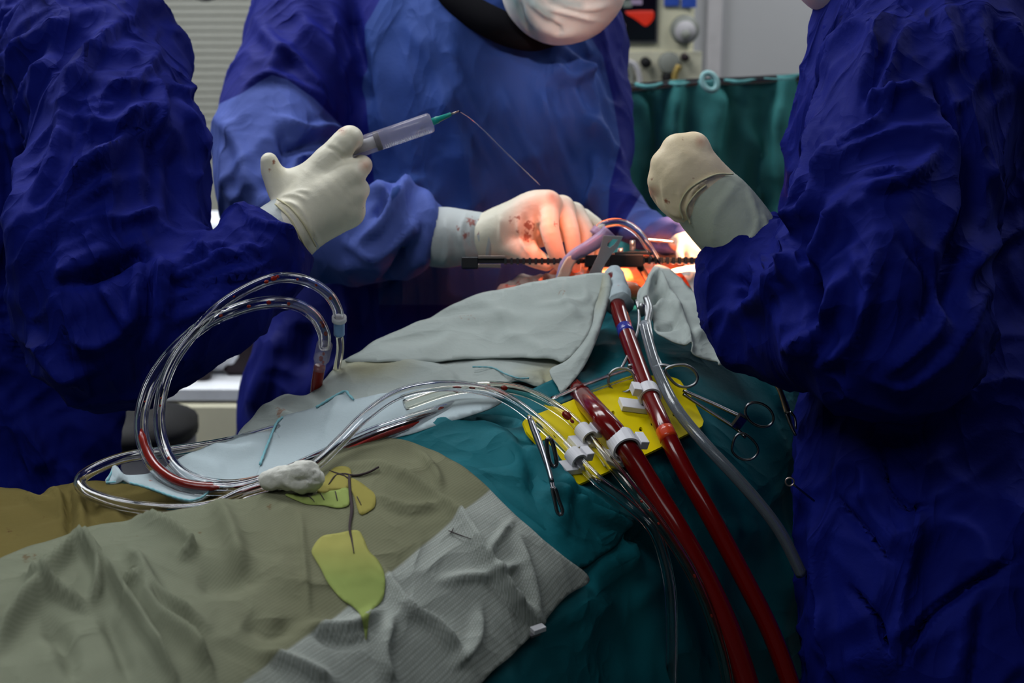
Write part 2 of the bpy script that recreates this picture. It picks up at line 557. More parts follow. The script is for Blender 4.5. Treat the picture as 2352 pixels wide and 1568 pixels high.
m_glove_r = M('yellowed_latex_glove', (.84, .70, .47), .45, spec=.3, var=.08, vscale=40, bump=.0005, bscale=120, stain=('stain', (.30, .07, .03)), zones=[('pink', (.70, .40, .26), 10)])
m_glove_in = M('pale_glove_cuff', (.52, .56, .56), .6, var=.1, bump=.0008, bscale=90, stain=('stain', (.32, .07, .05)))
m_glove_g = M('greenish_glove_cuff', (.42, .47, .38), .5, var=.1, bump=.0007, bscale=90)
m_teal = M('teal_drape_cotton', (.002, .115, .145), .75, spec=.2, var=.18, vscale=10, bump=.0003, bscale=260, crease=(7, .007, (1, 1, 1)))
m_teal_scr = M('dark_teal_screen_cloth', (.05, .25, .25), .7, var=.2, vscale=8, bump=.0004, bscale=150, zones=[('hem', (.10, .32, .33), 3)])
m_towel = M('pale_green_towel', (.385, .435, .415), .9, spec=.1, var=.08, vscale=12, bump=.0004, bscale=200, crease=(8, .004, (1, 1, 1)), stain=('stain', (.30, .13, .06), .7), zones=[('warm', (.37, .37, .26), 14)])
m_gauze = M('white_gauze_cloth', (.40, .48, .51), .9, spec=.1, var=.06, vscale=14, bump=.0004, bscale=300, stain=('stain', (.42, .10, .05), .8))
m_stitch = M('teal_stitching', (.22, .48, .54), .9, bump=.0006, bscale=900)
m_tan = M('tan_drape_cotton', (.12, .095, .028), .9, spec=.1, var=.2, vscale=12, bump=.0005, bscale=200, stain=('stain', (.06, .02, .008), .8))
m_leaf = M('yellow_green_leaf_print', (.31, .30, .085), .85, spec=.1, var=.2, vscale=25, zones=[('green', (.24, .30, .085), 40)])
m_leaf2 = M('ochre_leaf_print', (.27, .24, .06), .85, spec=.1, var=.15, vscale=25)
m_stem = M('brown_stem_print', (.045, .032, .035), .9)
m_bloody = M('bloodied_gauze', (.55, .48, .44), .7, var=.15, vscale=40, bump=.001, bscale=80, stain=('stain', (.40, .04, .02), .9))
m_tissue = M('wet_red_tissue', (.86, .20, .08), .35, spec=.5, var=.4, vscale=45, bump=.002, bscale=70, coat=.3)
m_blade = M('satin_steel_blade', (.42, .44, .45), .45, metal=.5, var=.1)
m_steel = M('brushed_steel', (.36, .37, .38), .34, metal=1, var=.15, bump=.0001, bscale=300)
m_steel_dk = M('dark_steel', (.20, .20, .22), .22, metal=1, var=.2)
m_steel_bk = M('blackened_steel', (.05, .05, .055), .4, metal=.9, var=.2)
m_ivory = M('ivory_plastic_strap', (.62, .55, .44), .45)
m_yellow = M('yellow_plastic_plate', (.78, .63, .001), .6, spec=.12, var=.06)
m_nylon = M('white_nylon_clip', (.70, .70, .74), .4, var=.04)
m_blood = M('dark_red_blood_line', (.13, .001, .001), .18, spec=.35, var=.2, vscale=6, coat=.35)
m_blood2 = M('fresh_blood', (.30, .012, .006), .2, spec=.5)
m_band_b = M('blue_band', (.03, .04, .35), .2, coat=.5)
m_band_o = M('orange_band', (.55, .045, .008), .3, coat=.5)
m_conn = M('light_blue_connector', (.20, .36, .62), .4)
m_teal_pl = M('teal_needle_hub', (.01, .38, .33), .35, trans=.2)
m_rubber = M('black_rubber', (.008, .008, .009), .6)
m_beige = M('beige_enamel', (.80, .76, .56), .55, var=.05)
m_wall = M('painted_wall', (.44, .44, .46), .8, var=.03, vscale=3)
m_slat = M('grey_slat_paint', (.38, .38, .34), .7, var=.05)
m_wall_dark = M('dark_low_bounce_wall', (.07, .10, .10), .6, var=.1)  # invented dark finish for the unseen walls, cuts bounce and deepens contrast
m_floor = M('vinyl_floor', (.20, .21, .20), .5, var=.15, vscale=5)
m_white = M('white_sheet', (.78, .80, .84), .85, bump=.001, bscale=30)
m_dk_brown = M('dark_brown_plastic', (.022, .014, .018), .5)
m_grey = M('grey_plastic', (.12, .12, .13), .6)
m_dial = M('grey_dial', (.26, .27, .24), .5)
m_screen = M('dark_screen', (.006, .003, .007), .15, spec=.5)
m_trim = M('light_trim', (.50, .48, .50), .6)
m_gblue = emis('screen_blue', (.02, .16, .75), .9)
m_gred = emis('screen_red', (.75, .03, .01), .5)
m_glav = emis('screen_lavender', (.45, .35, .55), .35)
m_gwhite = emis('screen_grey', (.25, .30, .28), .35)
m_btn = M('blue_button', (.04, .10, .50), .5)

def glass(name, col, ior=1.38, rough=.04):
    m, nt, b = new_mat(name)
    b.inputs['Base Color'].default_value = (*col, 1); b.inputs['Transmission Weight'].default_value = 1
    b.inputs['IOR'].default_value = ior; b.inputs['Roughness'].default_value = rough
    return m
def clear(name, tint, body, base, rough=.07, blend=.35):
    """clear flexible plastic: see-through, glossy, hazier towards its rims as thick-walled tubing is"""
    m, nt, b = new_mat(name); L = nt.links.new
    b.inputs['Base Color'].default_value = (*body, 1); b.inputs['Roughness'].default_value = rough
    b.inputs['Specular IOR Level'].default_value = .9; b.inputs['Coat Weight'].default_value = .6; b.inputs['Coat Roughness'].default_value = .03
    t = nd(nt, 'ShaderNodeBsdfTransparent'); t.inputs[0].default_value = (*tint, 1)
    f = nd(nt, 'ShaderNodeFresnel'); f.inputs[0].default_value = 1.42
    mr = nd(nt, 'ShaderNodeMath', op='MULTIPLY_ADD'); mr.inputs[1].default_value = 1.5; mr.inputs[2].default_value = base; mr.use_clamp = True
    L(f.outputs[0], mr.inputs[0])
    mx = nd(nt, 'ShaderNodeMixShader'); L(mr.outputs[0], mx.inputs[0]); L(t.outputs[0], mx.inputs[1]); L(b.outputs[0], mx.inputs[2])
    L(mx.outputs[0], nt.nodes['Material Output'].inputs[0])
    return m
m_pvc = glass('clear_pvc', (.93, .93, .95))
m_pvc_y = glass('yellowish_clear_pvc', (.92, .88, .74))
m_pp, nt, b = new_mat('clear_polypropylene')
b.inputs['Base Color'].default_value = (.70, .66, .80, 1); b.inputs['Roughness'].default_value = .18; b.inputs['Coat Weight'].default_value = .5
_t = nd(nt, 'ShaderNodeBsdfTransparent'); _m = nd(nt, 'ShaderNodeMixShader'); _m.inputs[0].default_value = .24
nt.links.new(_t.outputs[0], _m.inputs[1]); nt.links.new(b.outputs[0], _m.inputs[2]); nt.links.new(_m.outputs[0], nt.nodes['Material Output'].inputs[0])
m_lav = M('lavender_silicone', (.34, .38, .66), .3, spec=.5, trans=.35, ior=1.3)
# ------------------------------------------------------------------ the room
X0, X1, Y0, Y1, ZT = -2.6, 2.8, -1.6, 4.7, 2.9
struct(box('floor', ((X0 + X1) / 2, (Y0 + Y1) / 2, -.05), (X1 - X0) / 2, (Y1 - Y0) / 2, .05, m_floor, bev=.01))
struct(box('ceiling', ((X0 + X1) / 2, (Y0 + Y1) / 2, ZT + .05), (X1 - X0) / 2, (Y1 - Y0) / 2, .05, m_wall, bev=.01))
struct(box('wall_back', ((X0 + X1) / 2, Y1 + .05, ZT / 2), (X1 - X0) / 2, .05, ZT / 2, m_wall, bev=.01))
struct(box('wall_left', (X0 - .05, (Y0 + Y1) / 2, ZT / 2), .05, (Y1 - Y0) / 2, ZT / 2, m_wall_dark, bev=.01))
struct(box('wall_right', (X1 + .05, (Y0 + Y1) / 2, ZT / 2), .05, (Y1 - Y0) / 2, ZT / 2, m_wall_dark, bev=.01))
struct(box('wall_front', ((X0 + X1) / 2, Y0 - .05, ZT / 2), (X1 - X0) / 2, .05, ZT / 2, m_wall_dark, bev=.01))
# vertical trim strip on the back wall, right of the machine
tx = float(P(1628, 100, 4.72)[0])
struct(box('trim_1', (tx, Y1 - .012, 1.45), .022, .012, 1.45, m_trim))
# pale slatted panel covering the left of the back wall
xl, xr = float(P(250, 200, 4.7)[0]), float(P(668, 200, 4.7)[0])
pan = struct(box('wall_panel', ((xl + xr) / 2, Y1 - .012, 1.4), (xr - xl) / 2 + .03, .012, 1.4, m_slat, bev=.05))
sl = box('slat', (0, 0, 0), (xr - xl) / 2, .006, .0105, m_slat, pan, .3)
sl.location = ((xl + xr) / 2, Y1 - .028, .95)
for k in range(1, 50):
    c = sl.copy(); SC.collection.objects.link(c); c.location.z = .95 + k * .0235
# unseen housings above the ceiling lights, added fills included
for (x, y, _) in ROOM_AND_FILL:
    struct(box('trim_2', (x, y, 2.885), .64, .34, .012, m_trim))

# ------------------------------------------------------------------ operating table and drape relief
AX = np.array([.598, .8015]); NX = np.array([.8015, -.598]); OR = np.array([-.32, 1.17])
def st(X, Y):
    dx, dy = X - OR[0], Y - OR[1]
    return dx * AX[0] + dy * AX[1], dx * NX[0] + dy * NX[1]
def xy(s, t):
    return OR[0] + s * AX[0] + t * NX[0], OR[1] + s * AX[1] + t * NX[1]
def Hst(s, t):
    b = np.interp(s, [-1.2, -.6, 0, .3, .6, .8, 1.1], [.03, .05, .07, .09, .11, .12, .10])
    tf = np.interp(s, [-.3, 0, .2, .45, 1.2], [.27, .24, .165, .16, .20])
    z = 1.0 + b * np.clip(1 - ((t - .05) / .30) ** 2, 0, 1) ** .8
    e = np.where(t > 0, t - .30, -t - tf) / .03
    z = z - .03 * 5.0 * np.log1p(np.exp(np.clip(e, -30, 30)))
    return np.maximum(z, .12)
def Hxy(X, Y): return Hst(*st(X, Y))
def ray(px, py):
    px = np.asarray(px, float); py = np.asarray(py, float)
    D = np.linspace(.6, 3.2, 261)
    Q = P(px[..., None], py[..., None], D)
    g = Q[..., 2] - Hxy(Q[..., 0], Q[..., 1])
    hit = g < 0
    i = np.argmax(hit, -1); i = np.where(hit.any(-1), i, np.argmin(g, -1)); i = np.clip(i, 1, 260)
    g0 = np.take_along_axis(g, (i - 1)[..., None], -1)[..., 0]; g1 = np.take_along_axis(g, i[..., None], -1)[..., 0]
    t = np.clip(g0 / (g0 - g1 + 1e-9), 0, 1)
    return D[i - 1] + t * (D[i] - D[i - 1])

tb = root('operating_table', (*xy(0, 0), 0), 'operating table hidden beneath the teal drape', 'table')
def obox(name, s, t, z, hs, ht, hz, mat, parent):
    x, y = xy(s, t)
    return mk(name, *box_geo((x, y, z), (AX[0] * hs, AX[1] * hs, 0), (NX[0] * ht, NX[1] * ht, 0), (0, 0, hz)), mat, parent, False)
obox('table_top', .25, .07, .93, 1.0, .20, .03, m_grey, tb)
obox('column', .3, .07, .5, .12, .12, .40, m_steel_dk, tb)
obox('base_plate', .3, .07, .05, .4, .18, .05, m_steel_dk, tb)

# ------------------------------------------------------------------ patient under the drapes
def patient():
    f = Field()
    def w(s, t, z, r): return (*xy(s, .06 + t * .6), z, r)
    f.chain([w(-.75, -.09, 1.0, .03), w(-.3, -.09, 1.0, .05), w(.15, -.08, 1.0, .055)], .03, world=True)
    f.chain([w(-.75, .09, 1.0, .03), w(-.3, .09, 1.0, .05), w(.15, .08, 1.0, .055)], .03, world=True)
    f.chain([w(.15, 0, 1.0, .07), w(.5, 0, 1.01, .08), w(.8, 0, 1.02, .09), w(.98, 0, 1.01, .07)], .05, world=True)
    f.chain([w(.15, .08, 1.0, .06), w(.8, .13, 1.0, .07), w(.95, .15, 1.0, .05)], .05, world=True)
    f.chain([w(.15, -.08, 1.0, .06), w(.8, -.13, 1.0, .07), w(.95, -.15, 1.0, .05)], .05, world=True)
    f.chain([w(.98, 0, 1.01, .05), w(1.08, 0, 1.01, .05)], .03, world=True)
    f.chain([w(1.15, 0, 1.02, .075), w(1.24, 0, 1.02, .085)], .03, world=True)
    V, F = f.build(.009)
    return mk('person', relax(V, F, 2), F, m_skin)
pt = tag(patient(), 'patient lying under the drapes, chest open beneath the steel retractor', 'person')
# opened chest: lumpy red tissue
f = Field()
for (px, py, d, r) in ((1300, 640, 1.93, 45), (1350, 625, 1.95, 45), (1400, 632, 1.93, 50), (1455, 622, 1.97, 42), (1330, 612, 2.02, 40),
                       (1400, 605, 2.05, 45), (1270, 668, 1.835, 34), (1310, 662, 1.825, 36), (1350, 660, 1.82, 36), (1395, 660, 1.82, 34), (1330, 655, 1.87, 36), (1440, 655, 1.84, 30), (1470, 600, 2.05, 45), (1520, 618, 1.97, 45), (1560, 602, 2.04, 50), (1610, 610, 2.0, 48), (1640, 600, 2.05, 45)):
    f.chain([(px - 14, py + 12, d, r * .8), (px + 14, py + 12, d, r * .8)], .012, n=3)
V, F = f.build(.005)
N = normals(V, F); V = V + N * (.004 * fbm(V * 45, 3))[:, None]
mk('incision', V, F, m_tissue, pt)['label'] = 'wet red tissue of the open chest'

FG = [(-200, 1390), (-60, 1320), (0, 1290), (80, 1255), (150, 1232), (195, 1215), (260, 1200), (330, 1188), (430, 1172), (560, 1150), (640, 1125), (700, 1090), (760, 1048), (830, 1010), (890, 1003), (960, 1014), (1030, 1046),
      (1080, 1085), (1150, 1145), (1220, 1210), (1290, 1275), (1352, 1331), (1300, 1370), (1240, 1440), (1180, 1500), (1120, 1550), (1060, 1620), (960, 1760), (600, 1900), (100, 1950), (-300, 1800)]
# ------------------------------------------------------------------ teal main drape (whole table), open over the chest
gs, gt = np.meshgrid(np.linspace(-1.15, 1.05, 330), np.concatenate([np.linspace(-.52, -.34, 24, endpoint=False), np.linspace(-.34, .52, 190)]), indexing='ij')
gx, gy = xy(gs, gt); gz = Hst(gs, gt)
V = np.stack([gx, gy, gz], -1).reshape(-1, 3)
na, nb = gs.shape
I = np.arange(na * nb).reshape(na, nb)
F = np.stack([I[:-1, :-1], I[1:, :-1], I[1:, 1:], I[:-1, 1:]], -1).reshape(-1, 4)
N = normals(V, F)
if N[:, 2].mean() < 0: F = F[:, ::-1]; N = -N
px, py, _ = proj(V)
side = 1 / (1 + np.exp(-((gt.ravel()) - .27) / .03))
h = .006 * fbm(V * 7 + 3, 3) * (.5 + side)
h += .010 * side * (ridges(V, (.2, -.1, 1), 2, 9, .5, 3.3) - .2)
h += .006 * (1 - side) * ridges(V, (.8, .2, 0), 3, 11, .6, 1.3)
TEAL_FOLDS = [
    ([(930, 1000), (1040, 985), (1130, 1000), (1200, 1050), (1230, 1110)], 26, .010, .3),
    ([(1060, 975), (1130, 960), (1200, 962)], 14, -.012),
    ([(1225, 1000), (1260, 1060), (1290, 1150), (1300, 1210)], 20, .007, .3),
    ([(1180, 1020), (1215, 1085), (1235, 1150)], 14, -.007),
    ([(1240, 1130), (1330, 1160), (1440, 1215), (1540, 1235)], 18, .009, -.4),
    ([(1320, 1150), (1345, 1180), (1420, 1205)], 10, .006),
    ([(1350, 1250), (1400, 1235), (1440, 1260), (1420, 1300)], 14, .008),
    ([(1395, 1250), (1440, 1228), (1500, 1250)], 8, -.010),
    ([(1400, 1568), (1450, 1510), (1500, 1475)], 9, .006),
    ([(1320, 1380), (1400, 1300), (1480, 1290)], 26, .007),
    ([(1440, 1400), (1500, 1330), (1560, 1320)], 18, .006),
    ([(1600, 1190), (1700, 1215), (1780, 1215)], 14, .006, .4),
    ([(1650, 1290), (1720, 1230)], 12, .005),
    ([(1260, 1420), (1330, 1390), (1420, 1400)], 22, .006),
    ([(1330, 1500), (1350, 1420), (1400, 1370)], 14, .005),
]
h += 1.4 * strokes(px, py, TEAL_FOLDS) * facing(V, N)
cover = np.maximum(sdpoly(px, py, FG), sdpoly(px, py, [(-300, 1100), (300, 1090), (560, 980), (700, 890), (1000, 780), (1380, 640), (1340, 850), (1150, 915), (830, 1000), (560, 1200), (-300, 1500)]))
cv = np.clip(cover / 25. + .3, 0, 1) * (facing(V, N) > 0)
h = h * (1 - cv) - .012 * cv
V = V + N * h[:, None]
w = proj(V)
fc = V[F].mean(1); s_, t_ = st(fc[:, 0], fc[:, 1])
keep = ((s_ - .95) / .165) ** 2 + ((t_ + .04) / .17) ** 2 > 1
dr = mk('main_drape', V, F[keep], m_teal)
m = dr.modifiers.new('thickness', 'SOLIDIFY'); m.thickness = .002; m.offset = -1
fl_ = cloth('folded_layer', [(860, 1010), (960, 975), (1070, 950), (1160, 945), (1205, 965), (1225, 1040), (1250, 1110), (1290, 1128), (1340, 1152), (1400, 1176), (1442, 1198), (1432, 1222), (1424, 1245), (1380, 1276), (1322, 1303), (1200, 1260), (1050, 1120), (940, 1040)],
            ray, m_teal, dr, step=8, thick=.002, lift=.010,
            folds=[(f[0], f[1], f[2] * 1.2) + tuple(f[3:]) for f in TEAL_FOLDS[:6]], wob=(.004, 10, 4.0))
tag(dr, 'large teal cotton drape covering the operating table and hanging down its side', 'drape')

# ------------------------------------------------------------------ gowned people
def displace(V, F, base=(), fold=(), amp=1.3):
    N = normals(V, F); px, py, _ = proj(V)
    h = np.zeros(len(V))
    for b in base: h += b[0] * (ridges(V, *b[1:]) - .25)
    h += .0022 * fbm(V * 11 + 5, 2)
    h += strokes(px, py, fold) * facing(V, N)
    return V + N * (amp * h)[:, None]

def spots(lst):
    """stain field in pixels: positive inside spots (px,py,r)"""
    def f(px, py):
        o = np.full(np.shape(px), -40.0)
        for x, y, r in lst: o = np.maximum(o, r - np.hypot(px - x, py - y) - 4)
        return o
    return f

def person(bodychains, label, h=.011):
    f = Field()
    for c in bodychains: f.chain(**c)
    V, F = f.build(h, .02)
    b = mk('person', relax(V, F, 2), F, m_skin)
    return tag(b, label, 'person')

def shrink(pts, k=.72): return [(p[0], p[1], p[2], p[3] * k) for p in pts]

# shading of a face: brow, nose, mouth bumps as part of the one body mesh
def head_chains(c, right, down, r):
    """c head centre (world), facing direction built from right/down vectors, r head half width"""
    c = np.asarray(c, float); fwd = np.asarray(down, float); fwd = fwd / np.linalg.norm(fwd)
    rt = np.asarray(right, float); rt = rt - fwd * (rt @ fwd); rt /= np.linalg.norm(rt); up = np.cross(rt, fwd)
    if up[2] < 0: up = -up
    def q(a, b, e, rad): return (*(c + rt * a * r + up * b * r + fwd * e * r), rad * r)
    return [dict(pts=[q(0, .45, -.15, .98), q(0, 0, 0, .95), q(0, -.6, .3, .72)], k=.02, world=True),
            dict(pts=[q(0, -.05, .85, .12), q(0, -.35, 1.12, .16)], k=.02, world=True),
            dict(pts=[q(-.25, -.72, .85, .10), q(.25, -.72, .85, .10)], k=.02, world=True),
            dict(pts=[q(-.4, .05, .82, .13), q(-.3, .05, .85, .13)], k=.02, world=True),
            dict(pts=[q(.4, .05, .82, .13), q(.3, .05, .85, .13)], k=.02, world=True),
            dict(pts=[q(-.98, .1, -.05, .16), q(-.98, -.25, -.05, .13)], k=.02, world=True),
            dict(pts=[q(.98, .1, -.05, .16), q(.98, -.25, -.05, .13)], k=.02, world=True)]

def cap_and_straps(parent, c, up, r, mat):
    f = Field(); c = np.asarray(c, float); up = np.asarray(up, float); up /= np.linalg.norm(up)
    f.chain([(*(c + up * .45 * r), r * 1.06), (*(c + up * .75 * r), r * .95)], .02, world=True, n=3)
    V, F = f.build(.008); mk('cap', V, F, mat, parent)

FLAT = ((0, 1, 0), .68)

# ---- left assistant
L_TORSO = [(90, 150, 1.88, 265), (80, 420, 1.88, 262), (70, 800, 1.9, 215), (60, 1150, 1.92, 215), (50, 1900, 2.0, 270), (50, 2600, 2.15, 300)]
L_ARM = [(215, 165, 1.74, 185), (272, 320, 1.66, 185), (258, 490, 1.62, 212), (245, 650, 1.58, 205), (275, 765, 1.56, 150)]
L_FORE = [(235, 765, 1.56, 145), (390, 715, 1.54, 150), (510, 657, 1.545, 122), (590, 612, 1.565, 102), (636, 602, 1.58, 72)]
headL = P(345, -260, 1.80)
hc = head_chains(headL, (0, -1, 0), (.85, .25, -.5), .078)
pl = person([dict(pts=shrink(L_TORSO, .62), flat=FLAT), dict(pts=shrink(L_ARM, .45)), dict(pts=shrink(L_FORE, .42)),
             dict(pts=[(100, 150, 1.9, 100), (230, 60, 1.84, 85), (300, -110, 1.81, 76), (340, -220, 1.80, 90)], k=.04)] + hc,
            'assistant in navy gown at left, back turned, holding the syringe')
f = Field()
f.chain(L_TORSO, .05, flat=FLAT); f.chain(L_ARM, .06); f.chain(L_FORE, .05)
f.chain([(-120, 110, 1.85, 170), (80, 95, 1.84, 145), (230, 120, 1.78, 150)], .06)
f.chain([(548, 512, 1.56, 32), (610, 575, 1.56, 66), (664, 622, 1.57, 38)], .025)
V, F = f.build(.0047, .03)
L_FOLDS = [
    ([(20, 180), (120, 80), (250, 30), (360, 10)], 26, .008), ([(0, 150), (80, 100), (170, 70)], 14, .008, .3),
    ([(310, 40), (230, 120), (170, 240), (140, 380), (90, 500), (40, 640)], 18, .014, .4),
    ([(160, 60), (110, 160), (60, 260)], 18, .009), ([(380, 60), (420, 140), (430, 210), (400, 205)], 12, .009),
    ([(350, 180), (370, 240), (355, 300), (300, 330)], 13, .011, .4), ([(400, 230), (440, 300), (455, 360)], 10, .009),
    ([(230, 200), (280, 210), (330, 175), (360, 120)], 14, .008), ([(200, 280), (260, 300), (330, 270)], 16, .009),
    ([(160, 420), (240, 380), (300, 300), (360, 240)], 20, .010, -.4), ([(60, 620), (110, 500), (200, 400), (330, 310)], 18, .012, .3),
    ([(50, 700), (100, 560), (200, 460), (280, 400)], 14, .008), ([(230, 500), (300, 510), (370, 480)], 16, .008),
    ([(330, 280), (350, 380), (345, 480)], 20, -.010), ([(395, 330), (410, 420), (420, 520)], 24, -.012),
    ([(140, 660), (230, 620), (310, 580), (340, 590)], 12, -.016, .3), ([(140, 650), (190, 600), (260, 560)], 20, .010),
    ([(230, 650), (270, 710), (300, 750)], 12, .010), ([(165, 770), (240, 790), (310, 740), (330, 640)], 14, .011, -.3),
    ([(60, 760), (130, 830), (210, 870)], 16, .010), ([(120, 800), (170, 850), (200, 900)], 12, .007),
    ([(370, 590), (380, 660), (375, 740)], 15, .012, .3), ([(340, 600), (345, 700), (330, 780)], 22, -.012),
    ([(390, 650), (470, 610), (540, 580), (600, 570)], 12, .009, .3), ([(400, 690), (480, 650), (560, 630), (620, 600)], 10, .008, -.3),
    ([(410, 620), (480, 570), (520, 560)], 9, .008), ([(400, 740), (480, 700), (560, 660), (640, 640)], 14, .009),
    ([(380, 640), (450, 660), (520, 640)], 8, -.007), ([(560, 500), (600, 520), (650, 530), (680, 560)], 9, .006),
    ([(545, 480), (590, 560), (600, 620)], 12, -.006), ([(430, 560), (490, 590), (580, 600)], 7, .006),
    ([(30, 300), (60, 450), (40, 560)], 22, .010), ([(5, 320), (25, 500), (20, 700)], 14, -.010),
    ([(60, 940), (90, 1040), (80, 1130)], 24, .008), ([(170, 940), (190, 1040), (180, 1120)], 24, .008)]
V = displace(V, F, [(.0075, (.15, -.1, 1), 4, 13, .7, 2.2), (.0045, (.8, 0, .5), 6, 22, .6, 8.1)], L_FOLDS)
mk('gown', V, F, m_gown, pl)
def mask_geo(cpx, rpx, d):
    f = Field()
    for c in cpx: f.chain(c, .03)
    V, F = f.build(.004)
    return V, F
cap_and_straps(pl, headL, (-.1, -.05, 1), .08, m_cap)
f = Field(); hm = np.asarray(headL) + np.array([.045, .013, -.045])
f.chain([(*(hm), .068), (*(hm + np.array([.02, .006, -.018])), .06)], .02, world=True, n=3)
V, F = f.build(.006); mk('face_mask', V, F, m_mask, pl, attrs={'tint': np.full(len(V), -50.)})

# ---- central surgeon
C_TORSO = [(1040, 60, 2.25, 300), (1085, 250, 2.2, 335), (1080, 450, 2.2, 318), (1000, 700, 2.25, 335), (900, 950, 2.28, 345), (890, 1300, 2.32, 350), (890, 2200, 2.4, 380)]
C_ARM = [(740, 70, 2.2, 150), (660, 215, 2.13, 138), (622, 340, 2.06, 132), (612, 440, 2.02, 118), (690, 520, 1.99, 118), (800, 540, 1.97, 112), (890, 536, 1.95, 112), (950, 530, 1.94, 84)]
C_ARM2 = [(1310, 130, 2.25, 120), (1350, 290, 2.17, 86), (1395, 440, 2.08, 66), (1480, 525, 2.0, 45), (1545, 540, 1.97, 42), (1588, 560, 1.955, 30)]
headC = P(1275, -150, 2.05)
hcC = head_chains(headC, (-.75, .6, 0), (.35, -.55, -.75), .082)
pc = person([dict(pts=shrink(C_TORSO, .62), flat=FLAT), dict(pts=shrink(C_ARM, .40)), dict(pts=shrink(C_ARM2, .42)),
             dict(pts=[(1060, 100, 2.25, 110), (1150, 20, 2.16, 82), (1230, -90, 2.09, 80)], k=.04)] + hcC,
            'surgeon in blue gown and pale face mask behind the patient')
f = Field()
f.chain(C_TORSO, .05, flat=FLAT); f.chain(C_ARM, .05); f.chain(C_ARM2, .05)
f.chain([(760, 40, 2.22, 150), (1000, 30, 2.24, 170), (1250, 80, 2.24, 150)], .06)
V, F = f.build(.0050, .03)
C_FOLDS = [
    ([(700, 40), (760, 140), (800, 240), (830, 330)], 22, .012, .3), ([(800, 0), (830, 150), (850, 260)], 16, -.014),
    ([(760, 20), (800, 120), (840, 200)], 14, .008), ([(600, 60), (640, 130), (610, 170)], 16, .010),
    ([(640, 110), (690, 150), (740, 230)], 14, .010), ([(560, 200), (620, 178), (700, 210), (770, 270)], 9, .006),
    ([(640, 270), (700, 300), (740, 290), (790, 300)], 12, .012, .4), ([(640, 310), (660, 345), (720, 330)], 10, -.012),
    ([(660, 380), (720, 350), (770, 340)], 11, .012), ([(660, 350), (640, 400), (600, 440)], 16, -.010),
    ([(520, 280), (560, 360), (570, 440)], 18, .009), ([(510, 330), (520, 420), (540, 470)], 12, .006),
    ([(840, 450), (880, 440), (900, 470), (870, 520), (820, 560)], 11, .010), ([(900, 480), (930, 430), (970, 420)], 16, .014),
    ([(910, 430), (880, 470), (860, 500)], 9, -.012), ([(960, 430), (985, 490), (975, 560), (960, 620)], 15, .012),
    ([(800, 560), (870, 580), (930, 540), (960, 500)], 13, .011), ([(940, 560), (910, 620), (880, 660)], 14, -.018),
    ([(780, 610), (840, 600), (900, 610)], 18, .008),
    ([(930, 40), (1000, 150), (1050, 300), (1090, 430)], 24, .009), ([(1000, 60), (1080, 230), (1170, 400)], 18, .008),
    ([(1260, 150), (1300, 180), (1350, 160)], 17, .016), ([(1290, 110), (1320, 150), (1350, 210), (1380, 300), (1420, 360)], 14, .013, .3),
    ([(1300, 190), (1330, 260), (1360, 330)], 12, .011), ([(1340, 260), (1390, 340), (1420, 370)], 12, .012),
    ([(1230, 200), (1270, 300), (1330, 430)], 15, .008), ([(1150, 200), (1200, 320), (1260, 420)], 12, .006),
    ([(1330, 130), (1380, 160), (1420, 260)], 12, -.008), ([(1360, 350), (1370, 420), (1350, 480)], 12, .008),
    ([(640, 760), (610, 860), (580, 960)], 20, .010), ([(700, 740), (690, 860)], 26, -.010), ([(1480, 520), (1530, 505), (1570, 510)], 10, .004),
    ([(1450, 560), (1520, 560), (1590, 575)], 9, -.010)]
V = displace(V, F, [(.005, (.15, -.1, 1), 3, 11, .6, 6.2)], C_FOLDS)
px, py, dd = proj(V); N = normals(V, F)
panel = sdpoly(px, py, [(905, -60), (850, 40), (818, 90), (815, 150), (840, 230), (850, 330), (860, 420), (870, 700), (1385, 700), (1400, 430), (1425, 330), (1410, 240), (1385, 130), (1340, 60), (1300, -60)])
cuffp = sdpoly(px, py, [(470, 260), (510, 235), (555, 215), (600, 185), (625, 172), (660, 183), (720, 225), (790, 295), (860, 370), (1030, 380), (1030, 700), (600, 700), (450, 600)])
cA = catmull(np.asarray(C_ARM + [(1000, 530, 1.935, 84), (1040, 530, 1.93, 84)], float), 6); AA = P(cA[:, 0], cA[:, 1], cA[:, 2]); RR = cA[:, 3] * cA[:, 2] / FPX
arm_in = np.full(len(V), -9.)
for a_, r_ in zip(AA, RR): arm_in = np.maximum(arm_in, 1.32 * r_ - np.linalg.norm(V - a_, axis=1))
arm_in = arm_in * 1500
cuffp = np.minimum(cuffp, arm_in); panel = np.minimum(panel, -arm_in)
cA = catmull(np.asarray(C_ARM2, float)[2:], 6); AA = P(cA[:, 0], cA[:, 1], cA[:, 2]); RR = cA[:, 3] * cA[:, 2] / FPX
in2 = np.full(len(V), -9.)
for a_, r_ in zip(AA, RR): in2 = np.maximum(in2, 1.3 * r_ - np.linalg.norm(V - a_, axis=1))
in2 = np.minimum(in2 * 1500, (px - 1440) + (py - 500) * .6); panel = np.minimum(panel, -in2)
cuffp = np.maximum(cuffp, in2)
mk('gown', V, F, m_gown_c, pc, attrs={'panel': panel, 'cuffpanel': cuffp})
f = Field(); f.chain([(985, -60, 2.10, 30), (1060, 10, 2.06, 34), (1150, 62, 2.03, 38), (1220, 86, 2.03, 32), (1270, 80, 2.06, 26)], .02)
f.chain([(1020, -70, 2.15, 60), (1110, 10, 2.12, 60), (1200, 60, 2.1, 50)], .03)
V, F = f.build(.0045); mk('undershirt_collar', V, F, m_black, pc)
f = Field()
f.chain([(1285, -40, 2.00, 138), (1290, -35, 1.99, 138)], .03, n=3)
f.chain([(1330, -60, 1.98, 110), (1360, -40, 1.97, 70)], .03, n=3)
V, F = f.build(.0035)
